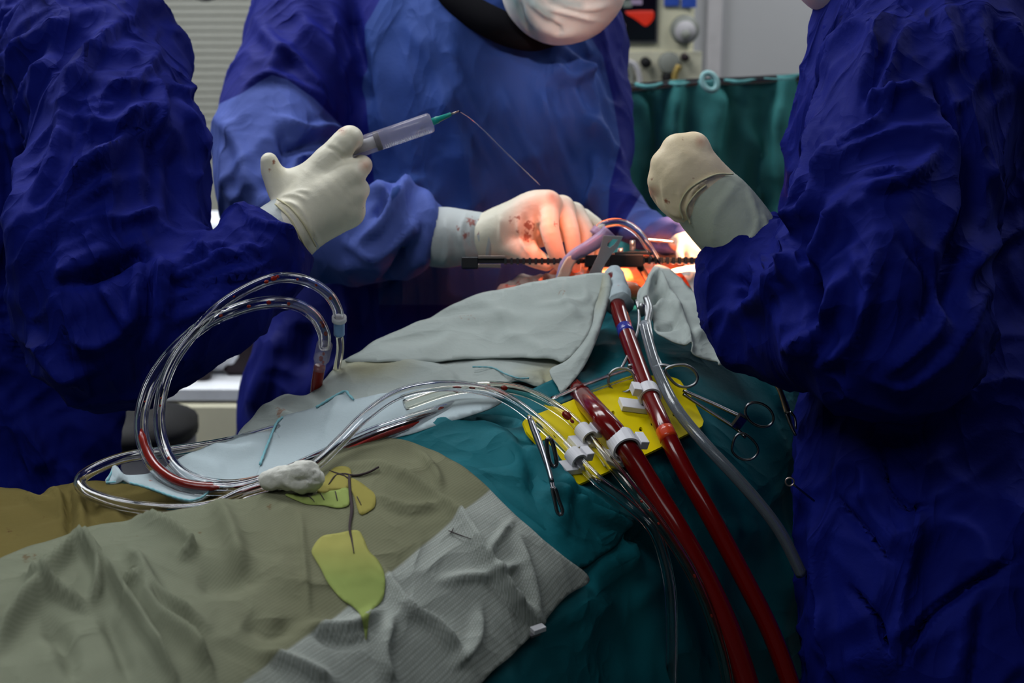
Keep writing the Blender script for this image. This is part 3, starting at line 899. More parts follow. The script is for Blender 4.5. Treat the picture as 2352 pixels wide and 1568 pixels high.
V = displace(V, F, [], [([(1190, 0), (1205, 50), (1235, 90)], 7, -.006), ([(1215, 0), (1250, 30), (1290, 60)], 8, .005), ([(1250, 15), (1310, 30), (1370, 45)], 7, .006, .4),
                        ([(1240, 60), (1280, 80), (1330, 75)], 12, .004), ([(1280, 5), (1340, 20), (1400, 10)], 8, .005), ([(1260, 40), (1280, 60), (1285, 80)], 6, -.004)], .8)
px, py, _ = proj(V)
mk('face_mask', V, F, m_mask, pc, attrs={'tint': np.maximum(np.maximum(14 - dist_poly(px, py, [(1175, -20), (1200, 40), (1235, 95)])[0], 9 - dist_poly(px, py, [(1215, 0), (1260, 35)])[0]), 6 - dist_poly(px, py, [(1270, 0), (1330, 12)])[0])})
cap_and_straps(pc, headC, (-.1, .2, 1), .084, m_cap)

# ---- right assistant
R_TORSO = [(2260, 110, 1.66, 355), (2200, 330, 1.64, 385), (2185, 520, 1.63, 375), (2190, 900, 1.56, 350), (2205, 1200, 1.5, 368), (2240, 1568, 1.46, 385), (2260, 2300, 1.5, 400)]
R_ARM = [(2170, 110, 1.54, 230), (2090, 330, 1.46, 225), (2040, 560, 1.40, 225), (2040, 730, 1.37, 195)]
R_FORE = [(2060, 760, 1.37, 180), (1920, 745, 1.41, 150), (1810, 705, 1.46, 128), (1725, 655, 1.5, 90)]
headR = P(1985, -175, 1.66)
hcR = head_chains(headR, (0, -1, 0), (-.8, .1, -.55), .078)
pr = person([dict(pts=shrink(R_TORSO, .6), flat=FLAT), dict(pts=shrink(R_ARM, .42)), dict(pts=shrink(R_FORE, .38)),
             dict(pts=[(2200, 60, 1.68, 110), (2110, -30, 1.67, 85), (2040, -110, 1.66, 82)], k=.04)] + hcR,
            'assistant in dark navy gown at right, one gloved fist raised')
f = Field()
f.chain(R_TORSO, .05, flat=FLAT); f.chain(R_ARM, .06); f.chain(R_FORE, .05)
f.chain([(1760, 555, 1.5, 45), (1690, 620, 1.5, 60), (1700, 740, 1.48, 68), (1790, 790, 1.46, 70)], .04)
f.chain([(2080, 70, 1.62, 165), (2280, 90, 1.64, 190), (2500, 120, 1.68, 210)], .06)
V, F = f.build(.0047, .03)
R_FOLDS = [
    ([(2060, 20), (2030, 90), (2000, 160), (1970, 260)], 18, .012, .3), ([(2010, 30), (1940, 100), (1890, 190)], 18, .009),
    ([(2090, 60), (2060, 140), (2020, 220), (1990, 270)], 10, .009), ([(2170, 20), (2180, 100), (2160, 180)], 22, .009),
    ([(2240, 30), (2260, 120), (2300, 200)], 26, .010), ([(2310, 20), (2330, 120), (2350, 220)], 20, .010),
    ([(1990, 250), (2060, 210), (2110, 200)], 10, .010, .4), ([(1930, 320), (1990, 300), (2030, 260), (2060, 190)], 9, .008),
    ([(1970, 440), (2050, 430), (2110, 400), (2150, 350)], 15, .010, -.3), ([(1960, 410), (2020, 390), (2090, 400)], 9, .006),
    ([(2150, 180), (2190, 270), (2230, 340)], 10, -.014), ([(2220, 260), (2245, 380), (2240, 520), (2200, 620), (2190, 740)], 22, -.022, .2),
    ([(1880, 260), (1870, 380), (1850, 470), (1830, 540)], 12, .012), ([(1830, 520), (1880, 470), (1900, 380), (1920, 320)], 12, .012, .3),
    ([(1845, 640), (1890, 560), (1930, 470)], 12, .012), ([(1850, 560), (1870, 640), (1860, 700)], 12, -.012),
    ([(1800, 540), (1830, 600), (1820, 650)], 10, .009), ([(1700, 720), (1760, 680), (1820, 610), (1850, 580)], 14, .013, .3),
    ([(1730, 610), (1750, 640), (1730, 690)], 10, .009), ([(1690, 640), (1720, 660), (1700, 690)], 9, -.009), ([(1760, 590), (1790, 640)], 10, .009),
    ([(1820, 790), (1880, 760), (1920, 700), (1930, 640)], 14, .012), ([(1850, 640), (1880, 690), (1885, 750)], 14, -.016),
    ([(1900, 760), (1870, 800), (1830, 800)], 14, .010), ([(1880, 840), (1960, 790), (2000, 700), (2010, 600)], 16, .011, -.3),
    ([(1960, 580), (2000, 650), (2020, 560)], 14, .008), ([(2080, 560), (2140, 640), (2120, 760)], 16, -.012),
    ([(2030, 860), (2120, 780), (2180, 700)], 16, .010), ([(2060, 900), (2180, 800), (2280, 650)], 14, .008), ([(2200, 640), (2280, 560), (2352, 520)], 18, .010),
    ([(1915, 1140), (1980, 1210), (2050, 1290)], 8, -.010), ([(2020, 1030), (2040, 1120), (2080, 1165), (2130, 1165)], 8, -.010),
    ([(2070, 1530), (2130, 1420), (2220, 1350), (2330, 1285)], 8, -.014), ([(1955, 1350), (2010, 1420), (2045, 1510)], 8, -.012),
    ([(1870, 1200), (1890, 1330), (1920, 1480)], 12, .009), ([(1910, 1380), (1920, 1480), (1940, 1568)], 10, .009), ([(2250, 1400), (2240, 1500), (2230, 1600)], 10, -.008),
    ([(1990, 1080), (2010, 1180), (2080, 1250)], 16, .007)]
V = displace(V, F, [(.0065, (-.1, -.1, 1), 4, 12, .7, 4.4), (.004, (.8, 0, .5), 6, 20, .6, 1.1)], R_FOLDS)
mk('gown', V, F, m_gown, pr)
f = Field(); f.chain([(1932, -82, 1.62, 118), (1945, -90, 1.62, 116)], .03, n=3)
V, F = f.build(.005); mk('face_mask', V, F, m_mask_l, pr)
cap_and_straps(pr, headR, (.1, 0, 1), .08, m_cap)

# ------------------------------------------------------------------ gloved hands (each a child of its person)
def glove(name, chains, parent, mat, h=.0021, k=.007, stain=(), pink=(), folds=(), amp=1.0):
    f = Field()
    for c in chains: f.chain(c, k, n=4)
    V, F = f.build(h)
    V = relax(V, F, 1, .4)
    N = normals(V, F); px, py, _ = proj(V)
    V = V + N * (strokes(px, py, folds) * facing(V, N) * amp)[:, None]
    return mk(name, V, F, mat, parent, attrs={'stain': spots(stain)(px, py), 'pink': spots(pink)(px, py)})

# left assistant's right hand around the syringe
glove('glove_cuff', [[(596, 575, 1.585, 74), (640, 546, 1.59, 80), (688, 508, 1.595, 74)]], pl, m_glove_in, .0026, .01,
      folds=[([(650, 470), (700, 520), (735, 575)], 7, .002)])
glove('glove', [
    [(668, 528, 1.59, 74), (690, 505, 1.592, 72), (716, 478, 1.592, 62)],
    [(690, 490, 1.592, 52), (720, 430, 1.59, 46), (752, 375, 1.588, 35)],
    [(700, 495, 1.59, 56), (750, 450, 1.583, 52), (800, 405, 1.583, 34)],
    [(705, 505, 1.592, 56), (760, 480, 1.587, 50), (806, 447, 1.588, 33)],
    [(705, 515, 1.597, 54), (760, 500, 1.595, 44), (800, 485, 1.595, 37)],
    [(752, 375, 1.588, 35), (798, 320, 1.588, 30), (806, 322, 1.62, 27), (786, 322, 1.65, 22)],
    [(800, 405, 1.583, 33), (828, 385, 1.598, 24), (830, 378, 1.63, 23), (800, 380, 1.655, 20)],
    [(806, 447, 1.588, 32), (826, 436, 1.61, 24), (815, 425, 1.645, 22), (780, 420, 1.66, 19)],
    [(800, 485, 1.595, 35), (815, 478, 1.62, 24), (795, 465, 1.65, 21), (765, 455, 1.66, 18)],
    [(680, 478, 1.60, 48), (646, 430, 1.60, 33), (626, 395, 1.595, 26), (618, 370, 1.59, 20)],
    [(655, 428, 1.602, 36), (700, 415, 1.60, 38), (730, 400, 1.598, 40)]],
    pl, m_glove, stain=[(628, 372, 9), (620, 392, 6), (783, 300, 6), (832, 475, 5)], pink=[(840, 380, 16), (785, 300, 10)],
    folds=[([(640, 452), (680, 448), (705, 462)], 4, .0018), ([(640, 460), (690, 480), (735, 560)], 5, .0028), ([(632, 464), (670, 490), (715, 560)], 4, .002), ([(650, 446), (690, 438), (712, 440)], 4, .0012),
           ([(745, 335), (775, 350), (800, 380)], 4, -.0014), ([(765, 330), (790, 350)], 4, .001), ([(760, 345), (785, 368)], 4, .001)])

# right assistant's raised fist
glove('glove_cuff', [[(1738, 590, 1.50, 82), (1690, 530, 1.505, 88), (1645, 478, 1.51, 88), (1618, 452, 1.51, 80)]], pr, m_glove_g, .0026, .01,
      folds=[([(1720, 440), (1740, 520), (1690, 590)], 8, .002), ([(1750, 490), (1760, 540), (1710, 600)], 7, .003), ([(1690, 420), (1640, 500), (1640, 570)], 14, .002), ([(1600, 400), (1570, 450), (1575, 510)], 5, .003),
             ([(1650, 400), (1590, 430), (1575, 500)], 4, .0015)])
glove('glove', [
    [(1630, 452, 1.512, 78), (1600, 420, 1.508, 74)],
    [(1622, 425, 1.505, 52), (1605, 380, 1.50, 44), (1592, 342, 1.50, 36)],
    [(1612, 430, 1.502, 56), (1575, 380, 1.494, 48), (1556, 345, 1.497, 35)],
    [(1605, 445, 1.502, 56), (1560, 410, 1.494, 48), (1530, 378, 1.497, 33)],
    [(1600, 460, 1.505, 52), (1555, 440, 1.50, 44), (1520, 415, 1.502, 30)],
    [(1592, 342, 1.50, 36), (1580, 345, 1.54, 28), (1590, 400, 1.565, 24), (1600, 440, 1.56, 22)],
    [(1556, 345, 1.497, 34), (1545, 352, 1.54, 28), (1560, 420, 1.565, 24), (1590, 450, 1.56, 22)],
    [(1530, 378, 1.497, 32), (1520, 385, 1.53, 27), (1530, 440, 1.555, 24), (1570, 470, 1.55, 22)],
    [(1520, 415, 1.502, 29), (1516, 440, 1.525, 24), (1545, 478, 1.54, 22), (1580, 485, 1.54, 20)],
    [(1600, 475, 1.50, 42), (1560, 470, 1.50, 36), (1535, 462, 1.51, 26), (1560, 492, 1.53, 20)]],
    pr, m_glove_r, stain=[(1533, 460, 9), (1569, 320, 5), (1546, 332, 5), (1595, 410, 5), (1498, 412, 6)], pink=[(1610, 325, 12), (1500, 440, 14)],
    folds=[([(1520, 420), (1535, 480), (1560, 500)], 5, .002), ([(1560, 440), (1565, 490)], 5, .0018), ([(1640, 400), (1590, 440), (1580, 500)], 4, .0025)])

# surgeon's hands
glove('glove_cuff', [[(972, 545, 1.93, 60), (1015, 545, 1.92, 70), (1060, 545, 1.91, 64), (1120, 545, 1.90, 56), (1150, 540, 1.895, 54)]], pc, m_glove_in, .0026, .01,
      stain=[(1082, 510, 14), (1070, 540, 12), (1095, 535, 10), (1052, 525, 9), (1040, 560, 5), (1100, 505, 8)],
      folds=[([(1070, 490), (1060, 540), (1075, 600)], 6, .003), ([(1095, 500), (1090, 550), (1110, 600)], 6, -.003), ([(1020, 500), (1030, 560), (1020, 610)], 8, .003), ([(1120, 490), (1125, 550), (1120, 600)], 6, .003)])
glove('glove', [
    [(1125, 545, 1.90, 58), (1165, 528, 1.89, 60), (1205, 515, 1.88, 58)],
    [(1180, 510, 1.88, 48), (1225, 482, 1.872, 44), (1258, 470, 1.868, 34)],
    [(1185, 515, 1.89, 48), (1240, 490, 1.888, 42), (1290, 482, 1.885, 31)],
    [(1190, 525, 1.90, 46), (1260, 510, 1.90, 40), (1318, 498, 1.90, 28)],
    [(1195, 535, 1.905, 42), (1270, 525, 1.91, 36), (1340, 515, 1.915, 24)],
    [(1256, 470, 1.868, 30), (1262, 525, 1.842, 23), (1276, 575, 1.84, 20), (1290, 612, 1.85, 16)],
    [(1290, 476, 1.885, 28), (1310, 530, 1.862, 21), (1318, 578, 1.86, 18), (1322, 612, 1.87, 15)],
    [(1318, 488, 1.90, 25), (1346, 530, 1.885, 19), (1350, 572, 1.88, 16), (1346, 606, 1.885, 14)],
    [(1340, 500, 1.915, 22), (1376, 524, 1.905, 16), (1380, 560, 1.90, 14), (1370, 590, 1.90, 12)],
    [(1160, 555, 1.885, 38), (1195, 570, 1.865, 30), (1225, 590, 1.855, 24), (1255, 605, 1.855, 18)]],
    pc, m_glove, .0021, .0045, stain=[(1172, 505, 7), (1190, 500, 10), (1215, 520, 16), (1210, 545, 14), (1275, 515, 8), (1250, 560, 5), (1190, 530, 6)],
    pink=[(1270, 450, 14)],
    folds=[([(1190, 500), (1195, 550), (1220, 590)], 5, .003), ([(1205, 495), (1208, 550)], 5, -.003), ([(1225, 490), (1222, 545), (1240, 590)], 5, .003), ([(1238, 485), (1235, 540)], 4, -.0025),
           ([(1150, 495), (1150, 560)], 6, .002)])
glove('glove', [[(1560, 552, 1.955, 26), (1590, 560, 1.95, 24), (1610, 580, 1.94, 15)], [(1575, 548, 1.95, 18), (1600, 552, 1.94, 13), (1615, 575, 1.93, 10)],
                [(1585, 565, 1.94, 16), (1602, 582, 1.93, 11), (1606, 600, 1.925, 9)], [(1575, 570, 1.94, 14), (1588, 590, 1.93, 10), (1590, 606, 1.925, 8)],
                [(1570, 560, 1.94, 15), (1562, 582, 1.93, 10), (1565, 600, 1.925, 9)]], pc, m_glove, .0021, .005)
# ------------------------------------------------------------------ cloths on the table
# tan drape at far left
_q = [(0, 1300), (300, 1250), (560, 1190), (-150, 1420), (700, 1140), (150, 1230)]
_r = ray(np.array([q[0] for q in _q], float), np.array([q[1] for q in _q], float))
tan_d = tps([(-150, 1135, 1.42), (20, 1128, 1.425), (160, 1112, 1.435), (400, 1106, 1.42), (660, 1090, 1.40)] + [(q[0], q[1], float(r)) for q, r in zip(_q, _r)])
tan = cloth('tan_drape', [(-150, 1135), (20, 1128), (60, 1134), (90, 1140), (130, 1118), (165, 1112), (260, 1105), (420, 1108), (560, 1105), (660, 1090), (700, 1120), (560, 1170), (330, 1205), (150, 1252), (0, 1312), (-150, 1390)],
            tan_d, m_tan, step=9, lift=.008, wob=(.008, 9, 2.0),
            folds=[([(155, 1130), (158, 1170), (160, 1230)], 7, -.014, .4), ([(175, 1120), (185, 1170), (190, 1220)], 12, .010), ([(110, 1130), (140, 1150), (150, 1200)], 10, .008),
                   ([(215, 1130), (240, 1180), (290, 1200)], 16, .009), ([(60, 1140), (90, 1160), (140, 1170)], 10, .006)],
            attrs={'stain': spots([(100, 1185, 5), (120, 1188, 5), (88, 1170, 4), (20, 1215, 8), (40, 1225, 6), (180, 1125, 7), (0, 1180, 6)])})
tag(tan, 'tan brown cotton drape crumpled at the far left edge of the table', 'drape')

# foreground drape with leaf print and paler woven border
BORDER = [(1131, 1120), (1020, 1210), (907, 1303), (751, 1431), (664, 1491), (560, 1568), (300, 1800), (900, 1900), (1500, 1500), (1500, 1300)]
FG_FOLDS = [
    ([(-20, 1500), (40, 1420), (90, 1370), (130, 1365)], 20, .014), ([(60, 1350), (120, 1310), (180, 1265), (220, 1300), (228, 1350), (205, 1385)], 11, .012, .3),
    ([(60, 1330), (130, 1370), (200, 1400)], 12, .010, -.3), ([(185, 1255), (250, 1320), (300, 1400), (350, 1490), (400, 1568)], 12, .013, .4),
    ([(300, 1270), (340, 1340), (390, 1400), (470, 1440)], 18, .011), ([(320, 1330), (360, 1420), (440, 1480), (480, 1540)], 20, .012, .4),
    ([(320, 1190), (380, 1215), (430, 1250), (445, 1275)], 12, .010, .4), ([(410, 1290), (440, 1275), (450, 1260)], 9, .008), ([(280, 1340), (320, 1345)], 10, .008),
    ([(500, 1160), (530, 1230), (560, 1320)], 26, .009), ([(450, 1330), (520, 1340), (600, 1310)], 30, -.011), ([(100, 1420), (150, 1480), (170, 1568)], 26, -.012),
    ([(240, 1400), (270, 1480), (300, 1568)], 22, -.010), ([(560, 1420), (620, 1450), (680, 1430)], 26, -.009),
    ([(790, 1070), (880, 1075), (980, 1120), (1060, 1190), (1100, 1260), (1200, 1400), (1260, 1440)], 10, .006, .4), ([(860, 1140), (930, 1165), (1010, 1160)], 10, .005),
    ([(1050, 1180), (1120, 1300), (1180, 1370), (1250, 1430)], 12, .006), ([(880, 1300), (940, 1390), (1000, 1430), (1060, 1500)], 16, .008, .3),
    ([(700, 1440), (800, 1440), (870, 1400)], 16, .007), ([(720, 1460), (780, 1480), (850, 1470)], 12, -.006), ([(900, 1420), (880, 1500), (900, 1568)], 14, .006),
    ([(1190, 1230), (1220, 1330), (1235, 1420)], 12, .006), ([(1100, 1400), (1090, 1470), (1040, 1530)], 14, .006), ([(1010, 1330), (1120, 1320), (1200, 1290)], 14, .005),
    ([(600, 1500), (680, 1530), (760, 1568)], 16, .007), ([(690, 1180), (700, 1300), (710, 1400)], 8, .003), ([(960, 1030), (1000, 1080), (1010, 1120)], 10, .005), ([(1180, 1190), (1140, 1240), (1110, 1290)], 8, .004)]
FG_FOLDS = [(f[0], f[1] * .85, f[2] * (1.3 if f[2] > 0 else .8)) + tuple(f[3:]) for f in FG_FOLDS]
fgn = lambda x, y: ray(x, y)
m_fg = M('printed_cotton_drape', (.165, .168, .105), .9, spec=.1, var=.10, vscale=9, bump=.0003, bscale=250, crease=(9, .005, (1, 1, 1)), stain=('stain', (.12, .07, .03), .7), 
         zones=[('border', (.37, .395, .37), 3), ('pale', (.18, .196, .14), 60)])
# woven dashes of the border: a brick pattern kept inside the border attribute
nt = m_fg.node_tree; L = nt.links.new; b = nt.nodes['Principled BSDF']
src = b.inputs['Base Color'].links[0].from_socket
tc = nd(nt, 'ShaderNodeTexCoord'); mp = nd(nt, 'ShaderNodeMapping'); mp.inputs['Rotation'].default_value = (0, 0, -1.0); mp.inputs['Scale'].default_value = (1, 1, 1)
L(tc.outputs['Object'], mp.inputs['Vector'])
br = nd(nt, 'ShaderNodeTexBrick'); br.inputs['Scale'].default_value = 130; br.inputs['Mortar Size'].default_value = .035; br.inputs['Brick Width'].default_value = .32; br.inputs['Row Height'].default_value = .25
br.inputs['Color1'].default_value = (1, 1, 1, 1); br.inputs['Color2'].default_value = (.90, .91, .91, 1); br.inputs['Mortar'].default_value = (.70, .72, .70, 1)
L(mp.outputs[0], br.inputs['Vector'])
at = nd(nt, 'ShaderNodeAttribute', attribute_name='border'); mr = nd(nt, 'ShaderNodeMapRange'); mr.inputs[1].default_value = -3; mr.inputs[2].default_value = 3; L(at.outputs['Fac'], mr.inputs[0])
mx = nd(nt, 'ShaderNodeMix', data_type='RGBA', blend_type='MULTIPLY'); L(mr.outputs[0], mx.inputs[0]); L(src, mx.inputs[6]); L(br.outputs['Color'], mx.inputs[7]); wv = nd(nt, 'ShaderNodeTexWave'); wv.bands_direction = 'Y'; wv.inputs['Scale'].default_value = 110; wv.inputs['Distortion'].default_value = 1.2; wv.inputs['Detail'].default_value = 2
L(mp.outputs[0], wv.inputs['Vector'])
m2 = nd(nt, 'ShaderNodeMix', data_type='RGBA', blend_type='MULTIPLY'); m2.inputs[7].default_value = (.87, .87, .85, 1); L(wv.outputs['Fac'], m2.inputs[0]); L(mx.outputs[2], m2.inputs[6]); L(m2.outputs[2], b.inputs['Base Color'])
fg = cloth('printed_drape', FG, fgn, m_fg, step=8, lift=.025, folds=FG_FOLDS, wob=(.005, 9, 6.0),
           attrs={'border': lambda x, y: sdpoly(x, y, BORDER), 'pale': lambda x, y: (520 - x) * .35,
                  'stain': spots([(365, 1258, 5), (275, 1252, 4), (460, 1230, 7), (330, 1230, 4), (315, 1235, 4), (1220, 1255, 6), (1222, 1268, 5), (620, 1165, 9), (1035, 1220, 4), (60, 1290, 12), (80, 1285, 10)])})
tag(fg, 'grey-green printed cotton drape with yellow leaves and pale woven border in the foreground', 'drape')

# printed leaves and stems, following the drape's surface
def on_drape(dep, lift):
    """depth of the finished drape under a pixel, by nearest vertices"""
    V = np.empty(len(dep.data.vertices) * 3); dep.data.vertices.foreach_get('co', V); V = V.reshape(-1, 3)
    qx, qy, qd = proj(V)
    def f(px, py):
        px = np.ravel(px); py = np.ravel(py); out = np.empty(len(px))
        for i in range(len(px)):
            r = (qx - px[i]) ** 2 + (qy - py[i]) ** 2
            k = np.argpartition(r, 6)[:6]; w = 1 / (r[k] + 4)
            out[i] = (qd[k] * w).sum() / w.sum()
        return out - lift
    return f
fd = on_drape(fg, .0022)
def leaf(outline, mat, lbl, step=7, lift=0.0, attrs=None):
    o = cloth('leaf_print', outline, fd, mat, fg, step=step, thick=.0004, lift=lift, attrs=attrs or {'green': lambda x, y: (y - 1290) * 1.0}); o['label'] = lbl; return o
leaf([(738, 1232), (775, 1224), (820, 1217), (835, 1235), (848, 1265), (868, 1285), (882, 1315), (884, 1350), (878, 1378), (862, 1394), (850, 1405), (846, 1435), (841, 1472), (836, 1440), (828, 1412), (810, 1392), (785, 1375), (755, 1340), (737, 1305), (722, 1280), (716, 1262)], m_leaf, 'large yellow-green heart-shaped leaf')
leaf([(655, 1136), (665, 1132), (700, 1142), (735, 1132), (770, 1124), (800, 1120), (806, 1140), (800, 1160), (775, 1166), (745, 1160), (710, 1158), (685, 1150)], m_leaf, 'pale green leaf beside the gauze roll', attrs={'green': lambda x, y: 40 + 0 * x})
leaf([(742, 1100), (765, 1075), (790, 1070), (806, 1078), (806, 1100), (800, 1120), (770, 1124), (735, 1133), (728, 1120)], m_leaf2, 'olive leaf half under the gauze roll', attrs={'green': lambda x, y: -80 + 0 * x})
leaf([(806, 1098), (825, 1105), (845, 1120), (861, 1135), (862, 1160), (850, 1172), (830, 1182), (822, 1170), (815, 1145), (806, 1120)], m_leaf2, 'ochre leaf right of the brown stem', attrs={'green': lambda x, y: (y - 1140) * 1.5})
def stem(pts, r0, r1, name='stem_print'):
    c = resample(catmull(pts, 8), 7); d = fd(c[:, 0], c[:, 1])
    n = len(c); R = np.interp(np.linspace(0, 1, n), [0, .5, 1], [r0 * .8, r0, r1]) * d / FPX
    V, F = tube_geo(P(c[:, 0], c[:, 1], d - .0006), R, 6)
    return mk(name, V, F, m_stem, fg)
stem([(802, 1092), (804, 1130), (808, 1170), (803, 1210), (808, 1240), (813, 1270)], 4.2, 1.2)
stem([(870, 1072), (845, 1085), (815, 1092), (790, 1088), (770, 1092), (755, 1112)], 3.2, 1.2)
stem([(803, 1100), (790, 1092), (770, 1085), (756, 1080)], 2.4, 1.0)
for q in ([(700, 1132), (718, 1146), (722, 1152)], [(735, 1132), (745, 1148)], [(770, 1128), (775, 1150)], [(820, 1140), (830, 1160)], [(1030, 1218), (1055, 1228), (1082, 1237)], [(1035, 1225), (1042, 1212)]):
    stem(q, 1.5, .8, 'vein_print')

dcl = root('drape_clip', P(1238, 1448, 1.25), 'small pale clip gripping the lower edge of the printed drape', 'clip')
_d = float(ray(np.array([1238.]), np.array([1448.]))[0]) - .03
mk('jaw', *box_geo(P(1236, 1444, _d), (.005, .004, 0), (-.002, .002, .001), (0, -.001, .0025)), m_nylon, dcl, False)
mk('tail', *box_geo(P(1228, 1456, _d), (.004, .003, 0), (-.001, .001, .001), (0, -.001, .0015)), m_grey, dcl, False)
# big pale green towel: lower layer, folded-over flap and turned-back hem
tw = root('towel', P(1000, 900, 1.6), 'large pale green towel folded over the patient below the retractor', 'towel')
tdep = tps([(545, 1000, 1.50), (640, 918, 1.585), (700, 905, 1.60), (790, 830, 1.655), (960, 745, 1.735), (1120, 670, 1.775), (1300, 635, 1.75), (1385, 625, 1.74), (1402, 650, 1.725), (1340, 850, 1.585), (1290, 900, 1.545),
            (1000, 835, 1.62), (1270, 835, 1.60), (800, 915, 1.52), (1000, 890, 1.535), (640, 1045, 1.44), (1150, 760, 1.70), (900, 810, 1.655)])
cloth('lower_layer', [(545, 1000), (575, 962), (605, 935), (640, 916), (672, 917), (705, 907), (735, 885), (765, 850), (792, 826), (950, 760), (1150, 680), (1340, 660), (1396, 650), (1402, 668), (1392, 718), (1368, 785), (1335, 848), (1305, 885), (1288, 898),
                      (1262, 893), (1254, 872), (1240, 885), (1180, 880), (1080, 895), (960, 905), (820, 935), (720, 985), (650, 1050), (570, 1030)], tdep, m_towel, tw, step=9, wob=(.004, 12, 1.0),
      folds=[([(640, 918), (690, 925), (740, 930)], 12, .008), ([(600, 940), (650, 960), (700, 990)], 16, .010), ([(850, 870), (950, 850), (1020, 865)], 18, .008), ([(1100, 850), (1180, 868), (1240, 868)], 12, .007), ([(1250, 850), (1262, 875), (1275, 895)], 7, -.008), ([(1000, 860), (1050, 880)], 14, .006)],
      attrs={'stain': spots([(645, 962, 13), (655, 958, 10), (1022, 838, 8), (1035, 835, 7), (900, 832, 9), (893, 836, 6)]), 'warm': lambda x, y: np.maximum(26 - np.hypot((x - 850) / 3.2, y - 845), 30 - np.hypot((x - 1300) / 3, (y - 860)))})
cloth('folded_flap', [(792, 826), (830, 803), (870, 779), (915, 762), (960, 745), (1020, 708), (1065, 690), (1120, 671), (1210, 650), (1300, 634), (1376, 624), (1392, 629), (1388, 650), (1374, 680), (1366, 705), (1356, 755), (1330, 795), (1305, 822), (1290, 831), (1266, 826), (1200, 822), (1100, 824), (1000, 832), (900, 831), (840, 828)],
      tdep, m_towel, tw, step=8, lift=.014, wob=(.003, 14, 4.0),
      folds=[([(900, 760), (1000, 745), (1120, 735), (1200, 730)], 14, .006), ([(1080, 690), (1150, 720), (1180, 770)], 16, .005), ([(1340, 660), (1345, 690), (1300, 700), (1230, 700)], 9, .006), ([(1150, 770), (1220, 790), (1270, 820)], 12, .005),
             ([(1050, 760), (1000, 800), (960, 820)], 16, .005), ([(1200, 740), (1280, 730), (1340, 720)], 20, .005), ([(1290, 640), (1300, 690), (1330, 740)], 12, .004)],
      attrs={'stain': spots([(1290, 675, 9), (1300, 668, 6), (1060, 738, 7), (1075, 738, 7), (1090, 738, 6), (1010, 700, 4)]), 'warm': lambda x, y: -30 + 0 * x})
cloth('turned_hem', [(1386, 626), (1400, 633), (1405, 655), (1400, 690), (1388, 732), (1372, 780), (1345, 835), (1318, 872), (1290, 900), (1280, 885), (1262, 850), (1292, 833), (1312, 818), (1345, 778), (1360, 745), (1366, 705), (1374, 682), (1380, 655)],
      tdep, m_towel, tw, step=7, lift=.020, folds=[([(1395, 640), (1390, 700), (1360, 780), (1310, 850)], 9, .005)],
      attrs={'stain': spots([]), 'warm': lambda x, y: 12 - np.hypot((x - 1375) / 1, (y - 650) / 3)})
def seam(name, pts, parent, dfn, r=2.6, lift=.004, mat=None):
    c = resample(catmull(pts, 8), 4); d = dfn(c[:, 0], c[:, 1]) - lift
    R = r * .8 * d / FPX * (1 + .25 * np.sin(np.arange(len(c)) * 1.9))
    return mk(name, *tube_geo(P(c[:, 0], c[:, 1], d), R, 6), mat or m_stitch, parent)
seam('stitched_edge', [(1085, 842), (1130, 844), (1160, 858), (1190, 868), (1215, 868)], tw, tdep, 2.4, .019)

# white gauze cloth with teal stitched edge lying under the tubes
gdep = tps([(600, 1070, 1.385), (640, 970, 1.49), (720, 935, 1.515), (800, 900, 1.52), (900, 895, 1.515), (1060, 893, 1.50), (1150, 915, 1.475), (1000, 975, 1.44), (860, 1010, 1.425), (700, 1080, 1.375), (780, 960, 1.465)])
gz = cloth('gauze_cloth', [(596, 1072), (612, 1025), (634, 972), (650, 957), (690, 948), (725, 934), (762, 912), (792, 896), (803, 905), (814, 917), (870, 903), (950, 897), (1060, 893), (1140, 904), (1152, 925), (1040, 965), (900, 1005), (800, 1040), (700, 1090), (620, 1105), (590, 1095)],
           gdep, m_gauze, step=9, lift=.012, wob=(.002, 14, 9.0), folds=[([(640, 975), (760, 955), (900, 925)], 18, .004), ([(780, 905), (770, 960), (740, 1010)], 12, .004), ([(950, 900), (900, 950), (820, 990)], 14, .003)],
           attrs={'stain': spots([(905, 1025, 8)])})
tag(gz, 'white gauze cloth with teal stitched corner lying beneath the clear tubes', 'cloth')
seam('stitched_edge', [(597, 1066), (613, 1024), (634, 973), (648, 958)], gz, gdep, 3.6, .018)
seam('stitched_edge', [(726, 935), (762, 913), (792, 898), (802, 907), (812, 917)], gz, gdep, 3.6, .018)

# small white cloth at far left under the tube loops
sdep = tps([(243, 1108, 1.335), (265, 1075, 1.36), (420, 1050, 1.405), (560, 995, 1.45), (640, 1005, 1.45), (640, 1080, 1.375), (510, 1112, 1.345), (430, 1150, 1.31), (310, 1112, 1.335)])
sc_ = cloth('gauze_cloth', [(243, 1110), (252, 1090), (262, 1072), (275, 1082), (290, 1091), (345, 1085), (420, 1052), (500, 1017), (545, 1000), (600, 992), (640, 1000), (650, 1060), (600, 1095), (545, 1106), (510, 1108), (488, 1125), (462, 1144), (430, 1150), (385, 1138), (330, 1118), (300, 1114)],
            sdep, m_gauze, step=8, lift=.008, wob=(.003, 14, 3.0), folds=[([(262, 1075), (275, 1100), (290, 1112)], 7, .008), ([(420, 1060), (470, 1075), (520, 1085)], 16, .005), ([(480, 1030), (540, 1040), (600, 1030)], 14, .006)],
            attrs={'stain': spots([(352, 1105, 4), (345, 1104, 4), (540, 1025, 4), (548, 1026, 4)])})
tag(sc_, 'small white cloth with teal hem under the tube loops at left', 'cloth')
seam('stitched_edge', [(244, 1108), (290, 1108), (340, 1120), (390, 1138), (435, 1149), (462, 1143)], sc_, sdep, 3.6, .011)
